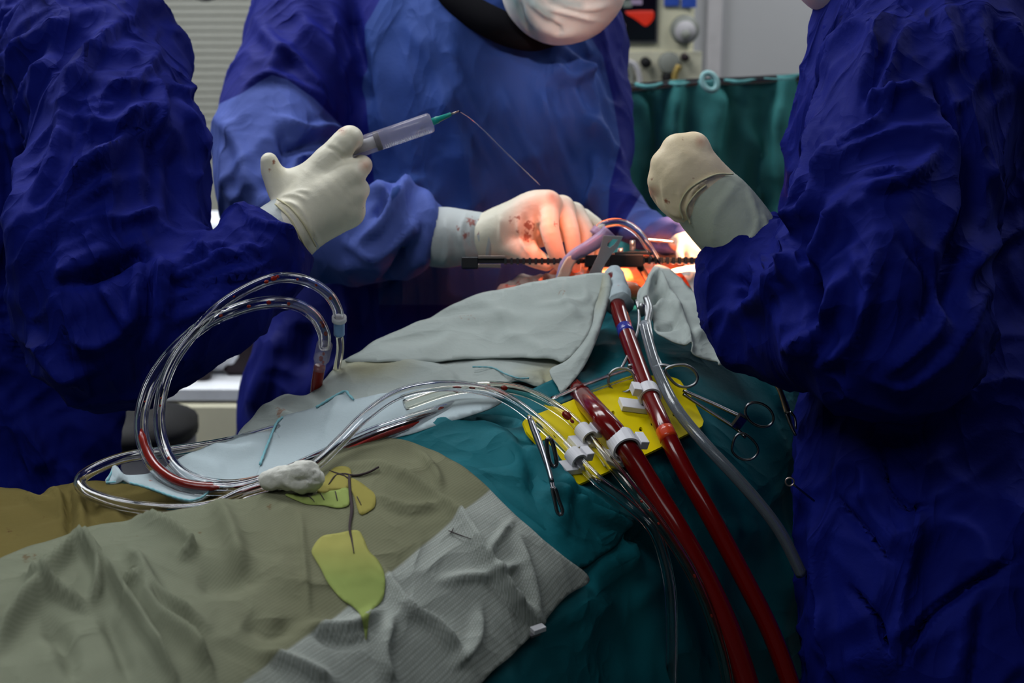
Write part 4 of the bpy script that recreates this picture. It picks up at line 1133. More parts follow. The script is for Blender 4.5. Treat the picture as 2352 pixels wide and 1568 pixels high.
seam('stitched_edge', [(462, 1143), (490, 1122), (515, 1107)], sc_, sdep, 3.6, .011)
seam('stitched_edge', [(246, 1104), (255, 1087), (262, 1073), (276, 1083)], sc_, sdep, 3.2, .011)

# cloth crumpled right of the red line
rdep = tps([(1505, 612, 1.80), (1560, 632, 1.78), (1640, 720, 1.68), (1700, 800, 1.62), (1740, 845, 1.60), (1640, 838, 1.59), (1540, 780, 1.61), (1480, 715, 1.665), (1465, 660, 1.72), (1600, 740, 1.655)])
rt = cloth('crumpled_towel', [(1478, 655), (1490, 630), (1507, 612), (1535, 617), (1560, 632), (1585, 662), (1612, 695), (1640, 722), (1700, 780), (1745, 825), (1738, 846), (1700, 835), (1665, 838), (1650, 842), (1645, 832), (1615, 824), (1587, 812), (1585, 800), (1540, 782), (1508, 765), (1500, 730), (1485, 708), (1466, 690), (1466, 668)],
           rdep, m_towel, step=6, lift=.006, wob=(.004, 18, 5.0),
           folds=[([(1480, 690), (1490, 650), (1512, 640), (1530, 670), (1560, 720), (1575, 760)], 8, .014, .3), ([(1490, 715), (1510, 700), (1530, 705), (1550, 720), (1555, 745)], 6, .010), ([(1500, 705), (1515, 680), (1540, 690)], 6, -.014),
                  ([(1575, 750), (1582, 790), (1586, 812)], 6, .009), ([(1505, 752), (1540, 750), (1555, 740)], 7, -.009), ([(1590, 770), (1620, 765), (1660, 750)], 12, .007), ([(1650, 835), (1680, 810), (1720, 815)], 8, .006)],
           attrs={'stain': spots([(1523, 677, 4), (1680, 820, 5), (1700, 830, 5), (1700, 815, 5)]), 'warm': lambda x, y: -40 + 0 * x})
tag(rt, 'crumpled pale green towel right of the upright red tube', 'towel')

# blood-stained gauze around the opened chest
bdep = tps([(1560, 610, 1.86), (1660, 600, 1.88), (1670, 720, 1.76), (1620, 690, 1.77), (1600, 650, 1.80)])
bg = cloth('stained_gauze', [(1535, 618), (1565, 606), (1610, 602), (1660, 600), (1690, 640), (1690, 730), (1655, 712), (1625, 700), (1600, 670), (1572, 640)], bdep, m_bloody, step=6, wob=(.006, 25, 1.0),
           folds=[([(1575, 640), (1620, 645), (1660, 650)], 6, .006), ([(1600, 670), (1640, 680), (1670, 690)], 6, .006)],
           attrs={'stain': spots([(1600, 645, 8), (1620, 650, 8), (1640, 652, 6), (1560, 622, 10), (1580, 630, 8), (1635, 690, 6)])})
tag(bg, 'blood-stained white gauze at the right edge of the open chest', 'gauze')
bdep2 = tps([(1110, 690, 1.86), (1170, 640, 1.92), (1240, 625, 1.94), (1300, 640, 1.90), (1300, 670, 1.86), (1200, 690, 1.84)])
bg2 = cloth('stained_gauze', [(1105, 700), (1135, 670), (1170, 645), (1205, 632), (1240, 628), (1275, 634), (1310, 640), (1330, 660), (1290, 690), (1200, 705)], bdep2, m_bloody, step=6, wob=(.008, 25, 7.0),
            folds=[([(1180, 645), (1215, 650), (1230, 665)], 6, .006), ([(1230, 635), (1260, 645), (1270, 660)], 6, .006)],
            attrs={'stain': spots([(1165, 660, 10), (1190, 655, 8), (1215, 662, 7), (1240, 648, 7), (1255, 640, 8), (1180, 672, 8), (1280, 650, 8)])})
tag(bg2, 'blood-stained gauze between the big towel and the surgeon', 'gauze')

# ------------------------------------------------------------------ green anaesthesia screen at the patient's head
scr = root('screen_drape', P(1640, 520, 2.62), 'dark green drape hung as a screen at the head of the table', 'drape')
def wave(x, y):
    a = np.clip((y - 170) / 300., 0, 1)
    return 2.62 + a * .10 + (.3 + .7 * a) * (.022 * np.sin(x * .030 + .6 * np.sin(y * .008)) + .014 * np.sin(x * .071 + 1.3 + y * .004))
cloth('curtain', [(1340, 200), (1430, 196), (1500, 190), (1560, 182), (1600, 186), (1650, 182), (1720, 178), (1850, 170), (2000, 168), (2080, 180), (2080, 640), (1700, 660), (1340, 660)], wave, m_teal_scr, scr, step=9, thick=.003,
      folds=[([(1660, 200), (1640, 280), (1630, 380)], 16, .020), ([(1720, 300), (1760, 380), (1740, 480)], 18, .018), ([(1800, 200), (1790, 320), (1800, 450)], 14, .014), ([(1560, 190), (1550, 280), (1560, 330)], 14, .018), ([(1460, 200), (1480, 300), (1470, 420)], 18, .016)],
      wob=(.008, 7, 2), attrs={'hem': lambda x, y: np.maximum(5 - np.abs(y - (196 - (x - 1430) * .045)), -20)})
c = resample(catmull([(1340, 205), (1430, 200), (1560, 188), (1700, 182), (1850, 176), (2080, 186)], 8), 12)
mk('top_rail', *tube_geo(P(c[:, 0], c[:, 1] + 4, 2.615 + .012), .008, 8), m_steel_dk, scr)
for (x, w_, hgt) in ((1490, 60, 16), (1560, 46, 14), (1700, 70, 14), (1790, 70, 10)):
    f = Field(); y = 192 - (x - 1490) * .05
    f.chain([(x - w_ / 2, y + 2, 2.59, hgt * .35), (x, y + hgt * .5, 2.575, hgt * .4), (x + w_ / 2, y, 2.59, hgt * .3)], .01)
    V, F = f.build(.004); o = mk('gathered_hem', V, F, m_teal_scr, scr, attrs={'hem': np.full(len(V), 4.0)})
t = np.linspace(0, 2 * math.pi, 28, endpoint=False)
rx, ry = 19 * np.cos(t), 24 * np.sin(t)
C = P(1630 + rx * .8 + ry * .35, 188 + ry * .8 - rx * .25, 2.54)
tag(tube('drape_ring', C, .0052, M('pale_teal_plastic', (.30, .55, .56), .5), None, 8, True), 'pale teal plastic ring clipped to the top of the green screen', 'clip')
for x in (1400, 2040):
    q = P(x, 200, 2.66); mk('post', *tube_geo(np.array([[q[0], q[1], 0], [q[0], q[1], q[2] - .01]]), .009, 8), m_steel_dk, scr)

# ------------------------------------------------------------------ yellow tube plate with clips
pp = [(1205, 975), (1325, 1112), (1615, 975), (1460, 868)]
pd = ray(np.array([p[0] for p in pp], float), np.array([p[1] for p in pp], float)) - .02
A = P([p[0] for p in pp], [p[1] for p in pp], pd); cen = A.mean(0); _, _, vt = np.linalg.svd(A - cen); pn = vt[2] * np.sign(vt[2] @ (CAM - cen))
cen = cen + pn * .004
def plate_d(px, py, h=0.0):
    r = P(px, py, np.ones(np.shape(px))) - CAM
    return ((cen + pn * h - CAM) @ pn) / (r @ pn)
holes = []
for (x, y, r) in ((1232, 985, 13), (1274, 1003, 5), (1249, 1014, 5), (1288, 1063, 5), (1365, 1030, 5), (1435, 936, 5), (1408, 948, 5), (1472, 985, 5), (1499, 973, 5), (1549, 951, 5), (1357, 970, 4), (1300, 943, 4)):
    holes.append([(x + r * math.cos(a) * .9, y + r * math.sin(a)) for a in np.linspace(0, 2 * math.pi, 12, endpoint=False)])
plt = cloth('tube_plate', [(1201, 968), (1212, 956), (1240, 948), (1330, 912), (1430, 875), (1465, 865), (1520, 860), (1560, 870), (1585, 905), (1617, 968), (1612, 980), (1590, 990), (1510, 1030), (1420, 1072), (1326, 1113), (1322, 1098), (1310, 1086), (1300, 1088), (1210, 992)],
            lambda x, y: plate_d(x, y), m_yellow, step=12, thick=.003, corner=True, holes=holes, smooth=False)
tag(plt, 'yellow perforated plastic plate holding tubes on the teal drape', 'plate')
# ------------------------------------------------------------------ tubing
def path(pts, step=9):
    """(px,py,v): v>0.5 absolute depth, else height above the drape"""
    q = []
    for p in pts:
        d = float(plate_d(np.array([p[0]]), np.array([p[1]]), -p[2])[0]) if p[2] < 0 else p[2] if p[2] > .5 else float(ray(np.array([p[0]]), np.array([p[1]]))[0]) - p[2]
        q.append((p[0], p[1], d))
    c = resample(catmull(q, 10), step)
    return P(c[:, 0], c[:, 1], c[:, 2])
def clear_tube(name, pts, rpx_m, label, cat='tube', wall=.62, mat=None, group=None):
    C = path(pts); o = mk(name, *tube_geo(C, rpx_m, 16), mat or m_pvc)
    V, F = tube_geo(C, rpx_m * wall, 12)
    mk('lumen', V, F, m_air, o)
    if label: tag(o, label, cat, group)
    return o, C
m_air = glass('tube_bore', (.97, .97, .98), 1 / 1.38, .02)
def blood_run(parent, C, i0, i1, r, name='blood', off=-.35):
    n = len(C); a, b_ = int(i0 * n), max(int(i1 * n), int(i0 * n) + 3)
    S = C[a:b_].copy(); S[:, 2] += off * r
    k = len(S); R = r * np.minimum(1, np.minimum(np.arange(k) + 1, np.arange(k)[::-1] + 1) / 3.) * .62
    mk(name, *tube_geo(S, R, 8), m_blood2, parent)
def drops(parent, C, r, lst):
    n = len(C)
    for (t, s, a) in lst:
        i = min(n - 2, int(t * n)); T = C[i + 1] - C[i]; T /= np.linalg.norm(T)
        w = np.cross(T, CAM - C[i]); w /= np.linalg.norm(w); tow = np.cross(w, T); tow *= np.sign(tow @ (CAM - C[i]))
        c = C[i] + r * (.45 * w * a + .50 * tow)
        mk('blood_drop', *ell_geo(c, (s * 1.25, s * .8, s * .4), 8, 6, np.stack([T, w, tow], 1)), m_blood2, parent)

# loop with blue connector (outer)
o, C = clear_tube('clear_tube', [(1140, 905, 1.50), (1000, 945, 1.455), (860, 990, 1.415), (740, 1045, 1.37), (640, 1090, 1.335), (560, 1112, 1.325), (490, 1112, 1.325), (425, 1090, 1.335), (385, 1045, 1.36), (366, 975, 1.39), (372, 900, 1.415), (398, 830, 1.43), (445, 765, 1.445), (510, 700, 1.46), (585, 655, 1.475), (645, 637, 1.49), (705, 645, 1.51), (752, 674, 1.53), (774, 708, 1.545), (779, 738, 1.555)],
                 .0056, 'clear tube rising in the outer large loop and ending in a blue connector')
drops(o, C, .0056, [(.855, .0022, .4), (.862, .003, 0), (.868, .0018, -.4), (.90, .0015, .3), (.80, .0012, 0), (.93, .0016, 0), (.955, .002, .3), (.52, .0022, 0), (.53, .0014, .4), (.60, .0012, .2), (.61, .001, .1), (.05, .003, .2), (.09, .0035, 0), (.03, .002, .3)])
blood_run(o, C, .30, .42, .0042)
blood_run(o, C, .08, .30, .0036)
Q = path([(779, 735, 1.555), (779, 768, 1.565)], 5); mk('connector', *tube_geo(Q, .0058, 14), m_conn, o)
Q = path([(779, 727, 1.553), (779, 737, 1.556)], 4); mk('collar', *tube_geo(Q, .0078, 14), m_nylon, o)
Q = path([(779, 765, 1.565), (782, 800, 1.59), (775, 840, 1.63), (765, 880, 1.66)], 6); mk('thin_line', *tube_geo(Q, .0042, 10), m_pvc_y, o)
# inner loop with bloody joint
o, C = clear_tube('clear_tube', [(1120, 925, 1.48), (1000, 958, 1.45), (870, 1000, 1.41), (740, 1055, 1.365), (640, 1092, 1.33), (560, 1118, 1.315), (480, 1122, 1.32), (405, 1108, 1.33), (350, 1065, 1.35), (326, 1000, 1.375), (328, 935, 1.40), (352, 870, 1.425), (400, 805, 1.445), (470, 745, 1.456), (550, 708, 1.462), (620, 694, 1.485), (680, 699, 1.515), (722, 726, 1.545), (744, 765, 1.56), (745, 798, 1.57)],
                 .0066, 'clear tube of the inner loop holding a dark blood streak')
blood_run(o, C, .42, .585, .0055, off=.25)
blood_run(o, C, .05, .40, .0044)
drops(o, C, .0066, [(.955, .0018, -.5), (.965, .0022, -.6), (.975, .0024, -.5), (.90, .0022, .3), (.87, .0026, 0), (.84, .002, .2), (.80, .0018, 0), (.50, .0012, .3), (.62, .001, .2)])
Q = path([(746, 790, 1.567), (737, 830, 1.58)], 5); mk('joint_sleeve', *tube_geo(Q, [.0085] * (len(Q) - 1) + [.0068], 14), m_pp, o)
Q = path([(738, 815, 1.578), (733, 850, 1.585)], 5); mk('stub', *tube_geo(Q, .0066, 14), m_pp, o)
Q = path([(734, 843, 1.583), (728, 880, 1.60), (724, 910, 1.62)], 5); mk('blood_filled_stub', *tube_geo(Q, .0062, 14), m_blood2, o)
drops(o, path([(742, 800, 1.57), (735, 850, 1.585)], 4), .0075, [(.2, .002, -.4), (.4, .003, .2), (.5, .002, -.6)])
# low loop passing under the gauze roll and across the drape to the yellow plate
o, C = clear_tube('clear_tube', [(640, 985, 1.47), (525, 1016, 1.43), (400, 1036, 1.405), (290, 1050, 1.39), (215, 1078, 1.37), (183, 1105, 1.35), (205, 1133, 1.33), (290, 1160, 1.30), (400, 1170, 1.285), (490, 1160, 1.285), (560, 1130, 1.295), (640, 1105, 1.30), (720, 1070, 1.325), (780, 1015, 1.355), (840, 955, 1.39), (915, 905, 1.42), (1005, 886, 1.435), (1100, 893, 1.44), (1170, 918, 1.43), (1245, 975, -.020), (1322, 1050, -.012), (1375, 1105, -.012), (1435, 1150, 1.375), (1500, 1215, 1.365), (1532, 1310, 1.375), (1543, 1420, 1.385), (1541, 1640, 1.40)],
                 .0056, 'clear tube lying in a low oval loop at left, then arching over to the plate')
o, C = clear_tube('clear_tube', [(930, 930, 1.45), (1030, 897, 1.465), (1130, 887, 1.46), (1215, 903, 1.46), (1290, 945, -.018), (1345, 995, -.012), (1400, 1060, -.013), (1450, 1120, 1.375), (1510, 1195, 1.365), (1580, 1300, 1.365), (1630, 1410, 1.37), (1665, 1530, 1.375), (1680, 1640, 1.38)],
                 .0056, 'clear tube with blood spots clipped to the plate left of the thick red line', mat=m_pvc_y)
drops(o, C, .0056, [(.11, .004, 0), (.14, .003, .3), (.17, .0025, .1), (.20, .003, .2), (.33, .0045, 0), (.35, .002, .3), (.55, .0015, .2), (.57, .0012, 0), (.6, .0012, .3), (.72, .0018, -.4), (.8, .0016, -.4)])
# grey clear tube at right
o, C = clear_tube('clear_tube', [(1480, 745, 1.63), (1494, 800, 1.585), (1514, 860, 1.54), (1555, 940, 1.49), (1620, 1020, 1.46), (1690, 1095, 1.45), (1755, 1170, 1.45), (1800, 1235, 1.455), (1842, 1320, 1.465)],
                 .0060, 'greyish clear tube running from the crumpled towel down beside the right gown', mat=clear('hazy_grey_tubing', (.75, .78, .82), (.30, .34, .38), .30))
# clear drain under the big towel, leading right to the rings
o, C = clear_tube('clear_tube', [(1270, 925, 1.50), (1340, 895, 1.525), (1410, 868, 1.55), (1470, 850, 1.565)], .0066, 'short clear tube lying between the towel and the ring-handled clamp')

# blood-filled lines
def blood_line(pts, r, label, bands=()):
    C = path(pts); o = mk('blood_line', *tube_geo(C, r, 20), m_blood); tag(o, label, 'tube')
    for (i0, i1, mat, nm) in bands:
        n = len(C); mk(nm, *tube_geo(C[int(i0 * n):int(i1 * n)], r * 1.012, 20), mat, o)
    return C
blood_line([(1408, 640, 1.74), (1416, 690, 1.69), (1430, 740, 1.65), (1455, 810, 1.59), (1490, 905, -.017), (1528, 990, -.018), (1575, 1085, 1.435), (1640, 1200, 1.42), (1710, 1330, 1.415), (1770, 1450, 1.415), (1815, 1570, 1.415), (1840, 1660, 1.42)],
           .0092, 'slimmer red blood tube with blue and orange bands', [(.108, .135, m_band_b, 'blue_band'), (.335, .36, m_band_o, 'orange_band')])
blood_line([(1262, 846, 1.66), (1318, 893, 1.565), (1372, 950, -.022), (1432, 1020, -.020), (1490, 1110, 1.400), (1555, 1215, 1.385), (1620, 1330, 1.38), (1675, 1450, 1.38), (1715, 1568, 1.385), (1740, 1660, 1.39)],
           .0112, 'thicker dark red blood tube clipped across the yellow plate')
# gauze wrapped around the red line near the chest
Q = path([(1410, 630, 1.76), (1418, 660, 1.72), (1424, 700, 1.68)], 4)
n = len(Q); V, F = tube_geo(Q, np.interp(np.arange(n), [0, n - 1], [.0110, .0150]) * (1 + .03 * np.sin(np.arange(n) * 1.1)), 28)
V = V + (.0022 * fbm(V * 60, 3))[:, None] * normals(V, np.array([f for f in F if len(f) == 4]))
px, py, _ = proj(V)
tag(mk('gauze_wrap', V, F, m_gauze, attrs={'stain': spots([(1422, 655, 4)])(px, py)}), 'white gauze wrapped around the top of the slim red tube', 'gauze')

def clip(px, py, ang, rt_m, hgt, wpx, label, latch=1, foot=(0, 0)):
    """C-shaped band hugging a tube of radius rt_m whose centre is hgt above the plate; ang tube direction in the image"""
    d0 = float(plate_d(np.array([px]), np.array([py]), hgt)[0])
    ce = P(px, py, d0); c = ce - pn * hgt
    x2, y2 = px + 40 * math.cos(ang), py + 40 * math.sin(ang)
    q = P(x2, y2, float(plate_d(np.array([x2]), np.array([y2]), hgt)[0])) - ce
    T = q / np.linalg.norm(q); W = np.cross(pn, T); W /= np.linalg.norm(W)
    if W[0] < 0: W = -W
    o = root('tube_clip', c, label, 'clip', 'white clips on the yellow plate')
    half = wpx * d0 / FPX / 2; r0, r1 = rt_m * 1.06, rt_m * 1.06 + .0022
    n = 22; a = np.linspace(math.radians(-50), math.radians(230), n)
    V = []; F = []
    for t in a:
        for (r_, sgn_) in ((r0, -half), (r0, half), (r1, half), (r1, -half)):
            V.append(ce + r_ * (math.cos(t) * W + math.sin(t) * pn) + T * sgn_)
    for i in range(n - 1):
        for k in range(4):
            F.append((i * 4 + k, i * 4 + (k + 1) % 4, (i + 1) * 4 + (k + 1) % 4, (i + 1) * 4 + k))
    F += [(0, 1, 2, 3), tuple((n - 1) * 4 + k for k in (3, 2, 1, 0))]
    mk('band', V, F, m_nylon, o, False)
    mk('foot', *box_geo(c + pn * .0035 + W * foot[0] + T * foot[1], W * (r1 * 1.35), T * half * 1.15, pn * .003), m_nylon, o, False)
    mk('latch', *box_geo(ce + W * latch * (r1 + .0035) + pn * r1 * .35, W * .0045, T * half * .95, pn * .0045), m_nylon, o, False)
clip(1432, 1020, math.radians(58), .0112, .020, 44, 'wide white clip around the thick red tube on the yellow plate', 1)
clip(1490, 905, math.radians(66), .0092, .017, 34, 'white clip around the slim red tube on the yellow plate', -1, (-.012, .004))
clip(1345, 995, math.radians(48), .0056, .012, 38, 'white clip around the blood-spotted clear tube, near the plate centre', 1, (-.004, .003))
clip(1322, 1050, math.radians(48), .0056, .012, 34, 'lowest white clip, by the bottom corner of the yellow plate', 1, (-.004, .003))

# ------------------------------------------------------------------ ring-handled clamps
def shaft(pts, d0, d1, r0, r1, mat, parent, name='shaft', flat=1):
    c = resample(catmull(pts, 8) if len(pts) > 2 else np.asarray(pts, float), 6); n = len(c); t = np.linspace(0, 1, n)
    d = d0 + (d1 - d0) * t
    return mk(name, *tube_geo(P(c[:, 0], c[:, 1], d), (r0 + (r1 - r0) * t) * d / FPX, 8), mat, parent)
def ring(pts, d, r, mat, parent, dz=0.0):
    c = resample(catmull(pts, 8, True), 5, True); y = c[:, 1]; k = (y - y.min()) / (np.ptp(y) + 1e-6)
    return mk('finger_ring', *tube_geo(P(c[:, 0], c[:, 1], d - dz * k), r * d / FPX, 8, closed=True), mat, parent)
def oval(cx, cy, a, b, rot):
    t = np.linspace(0, 2 * math.pi, 12, endpoint=False); r = math.radians(rot)
    x, y = a * np.cos(t), b * np.sin(t)
    return [(cx + u * math.cos(r) - v * math.sin(r), cy + u * math.sin(r) + v * math.cos(r)) for u, v in zip(x, y)]
# clamp holding towel and tubing: two rings spread either side of the red line
k1 = root('ring_clamp', P(1490, 840, 1.57), 'steel clamp with two round finger rings spread behind the slim red tube', 'clamp')
ring(oval(1427, 873, 31, 28, 0), 1.545, 3.2, m_steel, k1)
ring([(1528, 850), (1545, 840), (1572, 838), (1592, 848), (1602, 866), (1595, 882), (1575, 889), (1555, 884), (1540, 870)], 1.545, 3.4, m_steel, k1)
shaft([(1500, 845), (1520, 838), (1545, 843)], 1.55, 1.545, 4.2, 3.6, m_steel, k1, 'ratchet_bar')
shaft([(1442, 842), (1452, 838), (1462, 843)], 1.56, 1.56, 4.5, 3.0, m_steel, k1, 'ratchet_stub')
shaft([(1519, 842), (1500, 800), (1495, 770), (1488, 730), (1484, 700)], 1.55, 1.66, 5.0, 6.5, m_steel, k1)
shaft([(1427, 846), (1450, 800), (1465, 760), (1468, 720), (1462, 690)], 1.56, 1.67, 3.5, 4.0, m_steel, k1)
mk('box_joint', *ell_geo(P(1474, 712, 1.655), (.005, .003, .008)), m_steel, k1)
shaft([(1496, 800), (1486, 750), (1492, 712), (1484, 684)], 1.59, 1.67, 10, 8, m_steel, k1, 'jaw')
# long clamp to the right of the plate
k2 = root('ring_clamp', P(1720, 990, 1.50), 'long steel clamp with shafts reaching right of the yellow plate', 'clamp')
ring(oval(1744, 952, 35, 25, 32), 1.50, 3.2, m_steel_dk, k2)
ring([(1683, 1020), (1682, 1036), (1695, 1050), (1712, 1056), (1730, 1052), (1741, 1038), (1738, 1022), (1722, 1004), (1704, 994), (1690, 1002)], 1.49, 3.0, m_steel_dk, k2)
shaft([(1570, 897), (1640, 928), (1705, 958), (1716, 956)], 1.55, 1.505, 4.2, 5.2, m_steel_dk, k2)
shaft([(1570, 905), (1630, 945), (1690, 984), (1712, 1004)], 1.55, 1.495, 4.2, 4.2, m_steel_dk, k2)
mk('ratchet', *box_geo(P(1698, 968, 1.50), (.004, 0, .006), (.004, .002, -.003), (0, .003, .001)), m_steel_dk, k2, False)
# dark clamp seen edge-on left of the plate
k3 = root('ring_clamp', P(1250, 1050, 1.38), 'dark steel clamp lying edge-on at the left end of the yellow plate', 'clamp')
shaft([(1216, 958), (1228, 995), (1246, 1040), (1262, 1085), (1272, 1130)], 1.405, 1.335, 6.5, 6.0, m_steel_dk, k3)
shaft([(1222, 965), (1240, 1010), (1256, 1060), (1268, 1105)], 1.40, 1.335, 4.5, 5.0, m_steel_dk, k3)
ring([(1256, 1010), (1263, 1007), (1270, 1020), (1276, 1045), (1278, 1065), (1272, 1072), (1263, 1062), (1257, 1035)], 1.36, 5.2, m_steel_dk, k3)
ring([(1268, 1120), (1276, 1125), (1284, 1150), (1292, 1172), (1288, 1182), (1280, 1176), (1274, 1150)], 1.32, 4.6, m_steel_dk, k3)
# partly hidden clamps beside the right gown
k4 = root('ring_clamp', P(1725, 825, 1.58), 'copper-lit clamp ring half hidden under the right sleeve', 'clamp')
m_steel_warm = M('warm_lit_steel', (.50, .40, .36), .3, metal=1)  # steel with the warm lamp glow put into its colour
ring(oval(1728, 828, 30, 22, 20), 1.575, 3.2, m_steel_warm, k4)
shaft([(1702, 818), (1670, 822), (1640, 815)], 1.58, 1.62, 4.5, 3.5, m_steel_warm, k4)
k5 = root('ring_clamp', P(1800, 930, 1.52), 'brownish clamp lying in the shadow beside the right gown', 'clamp')
shaft([(1770, 872), (1788, 890), (1800, 920), (1810, 950)], 1.53, 1.515, 5, 9, m_steel_warm, k5)
shaft([(1808, 950), (1818, 980), (1828, 1000)], 1.515, 1.505, 6, 3, m_steel_dk, k5)
shaft([(1815, 945), (1826, 960), (1828, 985)], 1.512, 1.505, 3, 3, m_steel_dk, k5, 'prong')
k6 = root('ring_clamp', P(1815, 1105, 1.50), 'small steel ring end showing at the right gown\'s edge', 'clamp')
ring(oval(1814, 1106, 10, 9.5, 0), 1.40, 2.0, m_steel_warm, k6)
shaft([(1822, 1112), (1845, 1130), (1870, 1150)], 1.40, 1.42, 2.5, 2.5, m_steel_dk, k6)

# ------------------------------------------------------------------ chest retractor
rt_ = root('chest_retractor', P(1400, 620, 1.82), 'dark steel rack retractor spanning the open chest', 'retractor')
RD = 1.80
def wbox(name, x0, x1, y0, y1, d, dep, mat, parent, bev=.12):
    a, b_ = P(x0, y0, d), P(x1, y1, d); up = np.array([0, SP, CP]); fw = np.array([0, CP, -SP]); c = P((x0 + x1) / 2, (y0 + y1) / 2, d) + fw * dep
    return mk(name, *box_geo(c, ((x1 - x0) / 2 * d / FPX, 0, 0), fw * dep, up * ((y1 - y0) / 2 * d / FPX), bev), mat, parent, False)
wbox('rack_bar', 1098, 1345, 594, 604, RD + .004, .004, m_steel_bk, rt_)
wbox('rack_bar', 1480, 1660, 592, 603, RD + .004, .004, m_steel_bk, rt_)
wbox('end_block', 1060, 1098, 590, 616, RD, .010, m_steel_bk, rt_)
wbox('slot_frame', 1098, 1160, 587, 593, RD - .001, .006, m_steel_warm, rt_)
wbox('slot_frame', 1098, 1150, 606, 614, RD - .001, .006, m_steel_warm, rt_)
wbox('ratchet_housing', 1344, 1404, 585, 612, RD - .004, .012, m_steel_bk, rt_)
wbox('ratchet_housing', 1402, 1478, 584, 613, RD - .006, .014, m_steel_bk, rt_)
wbox('housing_cap', 1412, 1500, 579, 585, RD - .004, .012, m_steel_dk, rt_)
for k in range(13): wbox('rack_tooth', 1158 + k * 14, 1164 + k * 14, 592, 607, RD + .001, .005, m_steel_dk, rt_)
for k in range(12): wbox('rack_tooth', 1474 + k * 14, 1481 + k * 14, 590, 606, RD + .001, .005, m_steel_dk, rt_)
for (x, y) in ((1425, 570), (1453, 552)):
    q = P(x, y, RD + .01); mk('screw', *tube_geo(np.stack([q - np.array([0, 0, .012]), q]), .0034, 10), m_steel, rt_)
for (x0, y0, x1, y1) in ((1360, 612, 1345, 660), (1470, 612, 1500, 660)):
    shaft([(x0, y0), ((x0 + x1) / 2, (y0 + y1) / 2), (x1, y1)], RD, RD + .08, 8, 9, m_steel_bk, rt_, 'arm')
tri = [(1598, 605), (1612, 605), (1606, 618)]
cloth('pawl', tri, lambda x, y: RD + 0 * x, m_steel_bk, rt_, step=5, thick=.004, corner=True, smooth=False)
# forked handle standing in front
hd = tps([(1400, 545, 1.765), (1430, 545, 1.765), (1345, 660, 1.775), (1375, 660, 1.775), (1390, 600, 1.77)])
fork = cloth('retractor_blade', [(1386, 541), (1431, 543), (1418, 568), (1404, 585), (1390, 606), (1376, 640), (1366, 668), (1334, 668), (1352, 630), (1372, 590), (1380, 566)], hd, m_blade, step=5, thick=.003, corner=True, smooth=False,
             holes=[[(1404, 549), (1420, 550), (1411, 562), (1401, 569), (1395, 566), (1396, 556)]])
tag(fork, 'flat steel blade handle with open forked end standing before the rack', 'retractor')
iv = cloth('strap', [(1306, 589), (1318, 584), (1346, 582), (1345, 592), (1328, 594), (1316, 612), (1304, 645), (1276, 645), (1290, 615), (1298, 600)], tps([(1310, 585, 1.772), (1345, 585, 1.785), (1280, 645, 1.768), (1300, 645, 1.768)]), m_ivory, step=5, thick=.004, corner=True)
tag(iv, 'ivory plastic strap hooked over the steel rack', 'strap')
# lavender suction tube and clear arch
C = path([(1285, 650, 1.775), (1296, 610, 1.778), (1320, 585, 1.78), (1350, 568, 1.785), (1385, 545, 1.79), (1400, 530, 1.79)], 5)
lv = tube('suction_tube', C, np.interp(np.linspace(0, 1, len(C)), [0, .3, 1], [.0055, .0065, .0095]), m_lav, None, 14)
tag(lv, 'lavender soft tube bending up beside the gloved fingers', 'tube')
mk('tip_collar', *tube_geo(path([(1374, 545, 1.80), (1384, 532, 1.80)], 4), .013, 14), m_lav, lv)
clear_tube('clear_tube', [(1368, 545, 1.81), (1378, 522, 1.81), (1400, 512, 1.81), (1430, 512, 1.81), (1462, 530, 1.805), (1485, 560, 1.80), (1505, 592, 1.80), (1512, 615, 1.80)], .0052, 'small clear tube arching over the retractor housing')
sb = shaft([(1485, 550), (1520, 553), (1548, 556)], 1.83, 1.83, 3.5, 3, m_steel, None, 'suction_rod'); tag(sb, 'thin steel rod behind the retractor rack', 'rod')

# ------------------------------------------------------------------ syringe and its squirt
sy = root('syringe', P(900, 305, 1.625), 'large clear syringe with black plunger ring and teal needle hub', 'syringe')
s0, s1 = np.array([790., 350.]), np.array([993., 280.])
def sp(t, d=1.625): q = s0 + (s1 - s0) * t; return P(q[0], q[1], d)
ax = sp(1) - sp(0); LN = np.linalg.norm(ax); ax /= LN
def along(*tr): return np.stack([sp(0) + ax * LN * t for t, r in tr]), [r for t, r in tr]
C, R = along((-.02, .0112), (.96, .0112), (.985, .0106), (1.0, .0085), (1.005, .003))
Vb, Fb = tube_geo(C, R, 24)
barrel = mk('barrel', Vb, Fb, m_pp, sy)
C, R = along((-.03, .017), (-.015, .017)); mk('flange', *tube_geo(C, R, 24), m_pp, sy)
C, R = along((.355, .0098), (.375, .0104), (.385, .0098), (.395, .0104), (.41, .0096)); mk('plunger_stopper', *tube_geo(C, np.array(R) + .0006, 20), m_rubber, sy)
C, R = along((-.18, .006), (.36, .0065)); mk('plunger_rod', *tube_geo(C, R, 8), m_nylon, sy)
C, R = along((-.20, .012), (-.18, .012)); mk('thumb_plate', *tube_geo(C, R, 20), m_nylon, sy)
up = np.cross(ax, CAM - sp(.5)); up /= np.linalg.norm(up); tow = np.cross(up, ax); tow *= np.sign(tow @ (CAM - sp(.5)))
sgn = -1 if up[2] > 0 else 1
gm = mesh_data('graduation_mark', *box_geo((0, 0, 0), ax * .00025, up * .0018, tow * .0002), False); gm.materials.append(m_white)
for k in range(22):
    g = bpy.data.objects.new('graduation_mark', gm); link(g, sy)
    g.location = Vector(sp(0) + ax * LN * (.45 + k * .023) + (up * sgn * .0085 + tow * .0078)) - Vector(sy['_base'])
    g.matrix_parent_inverse = Matrix()
hub0 = sp(1); h1 = P(1036, 262, 1.625); tp = P(1054, 255, 1.625)
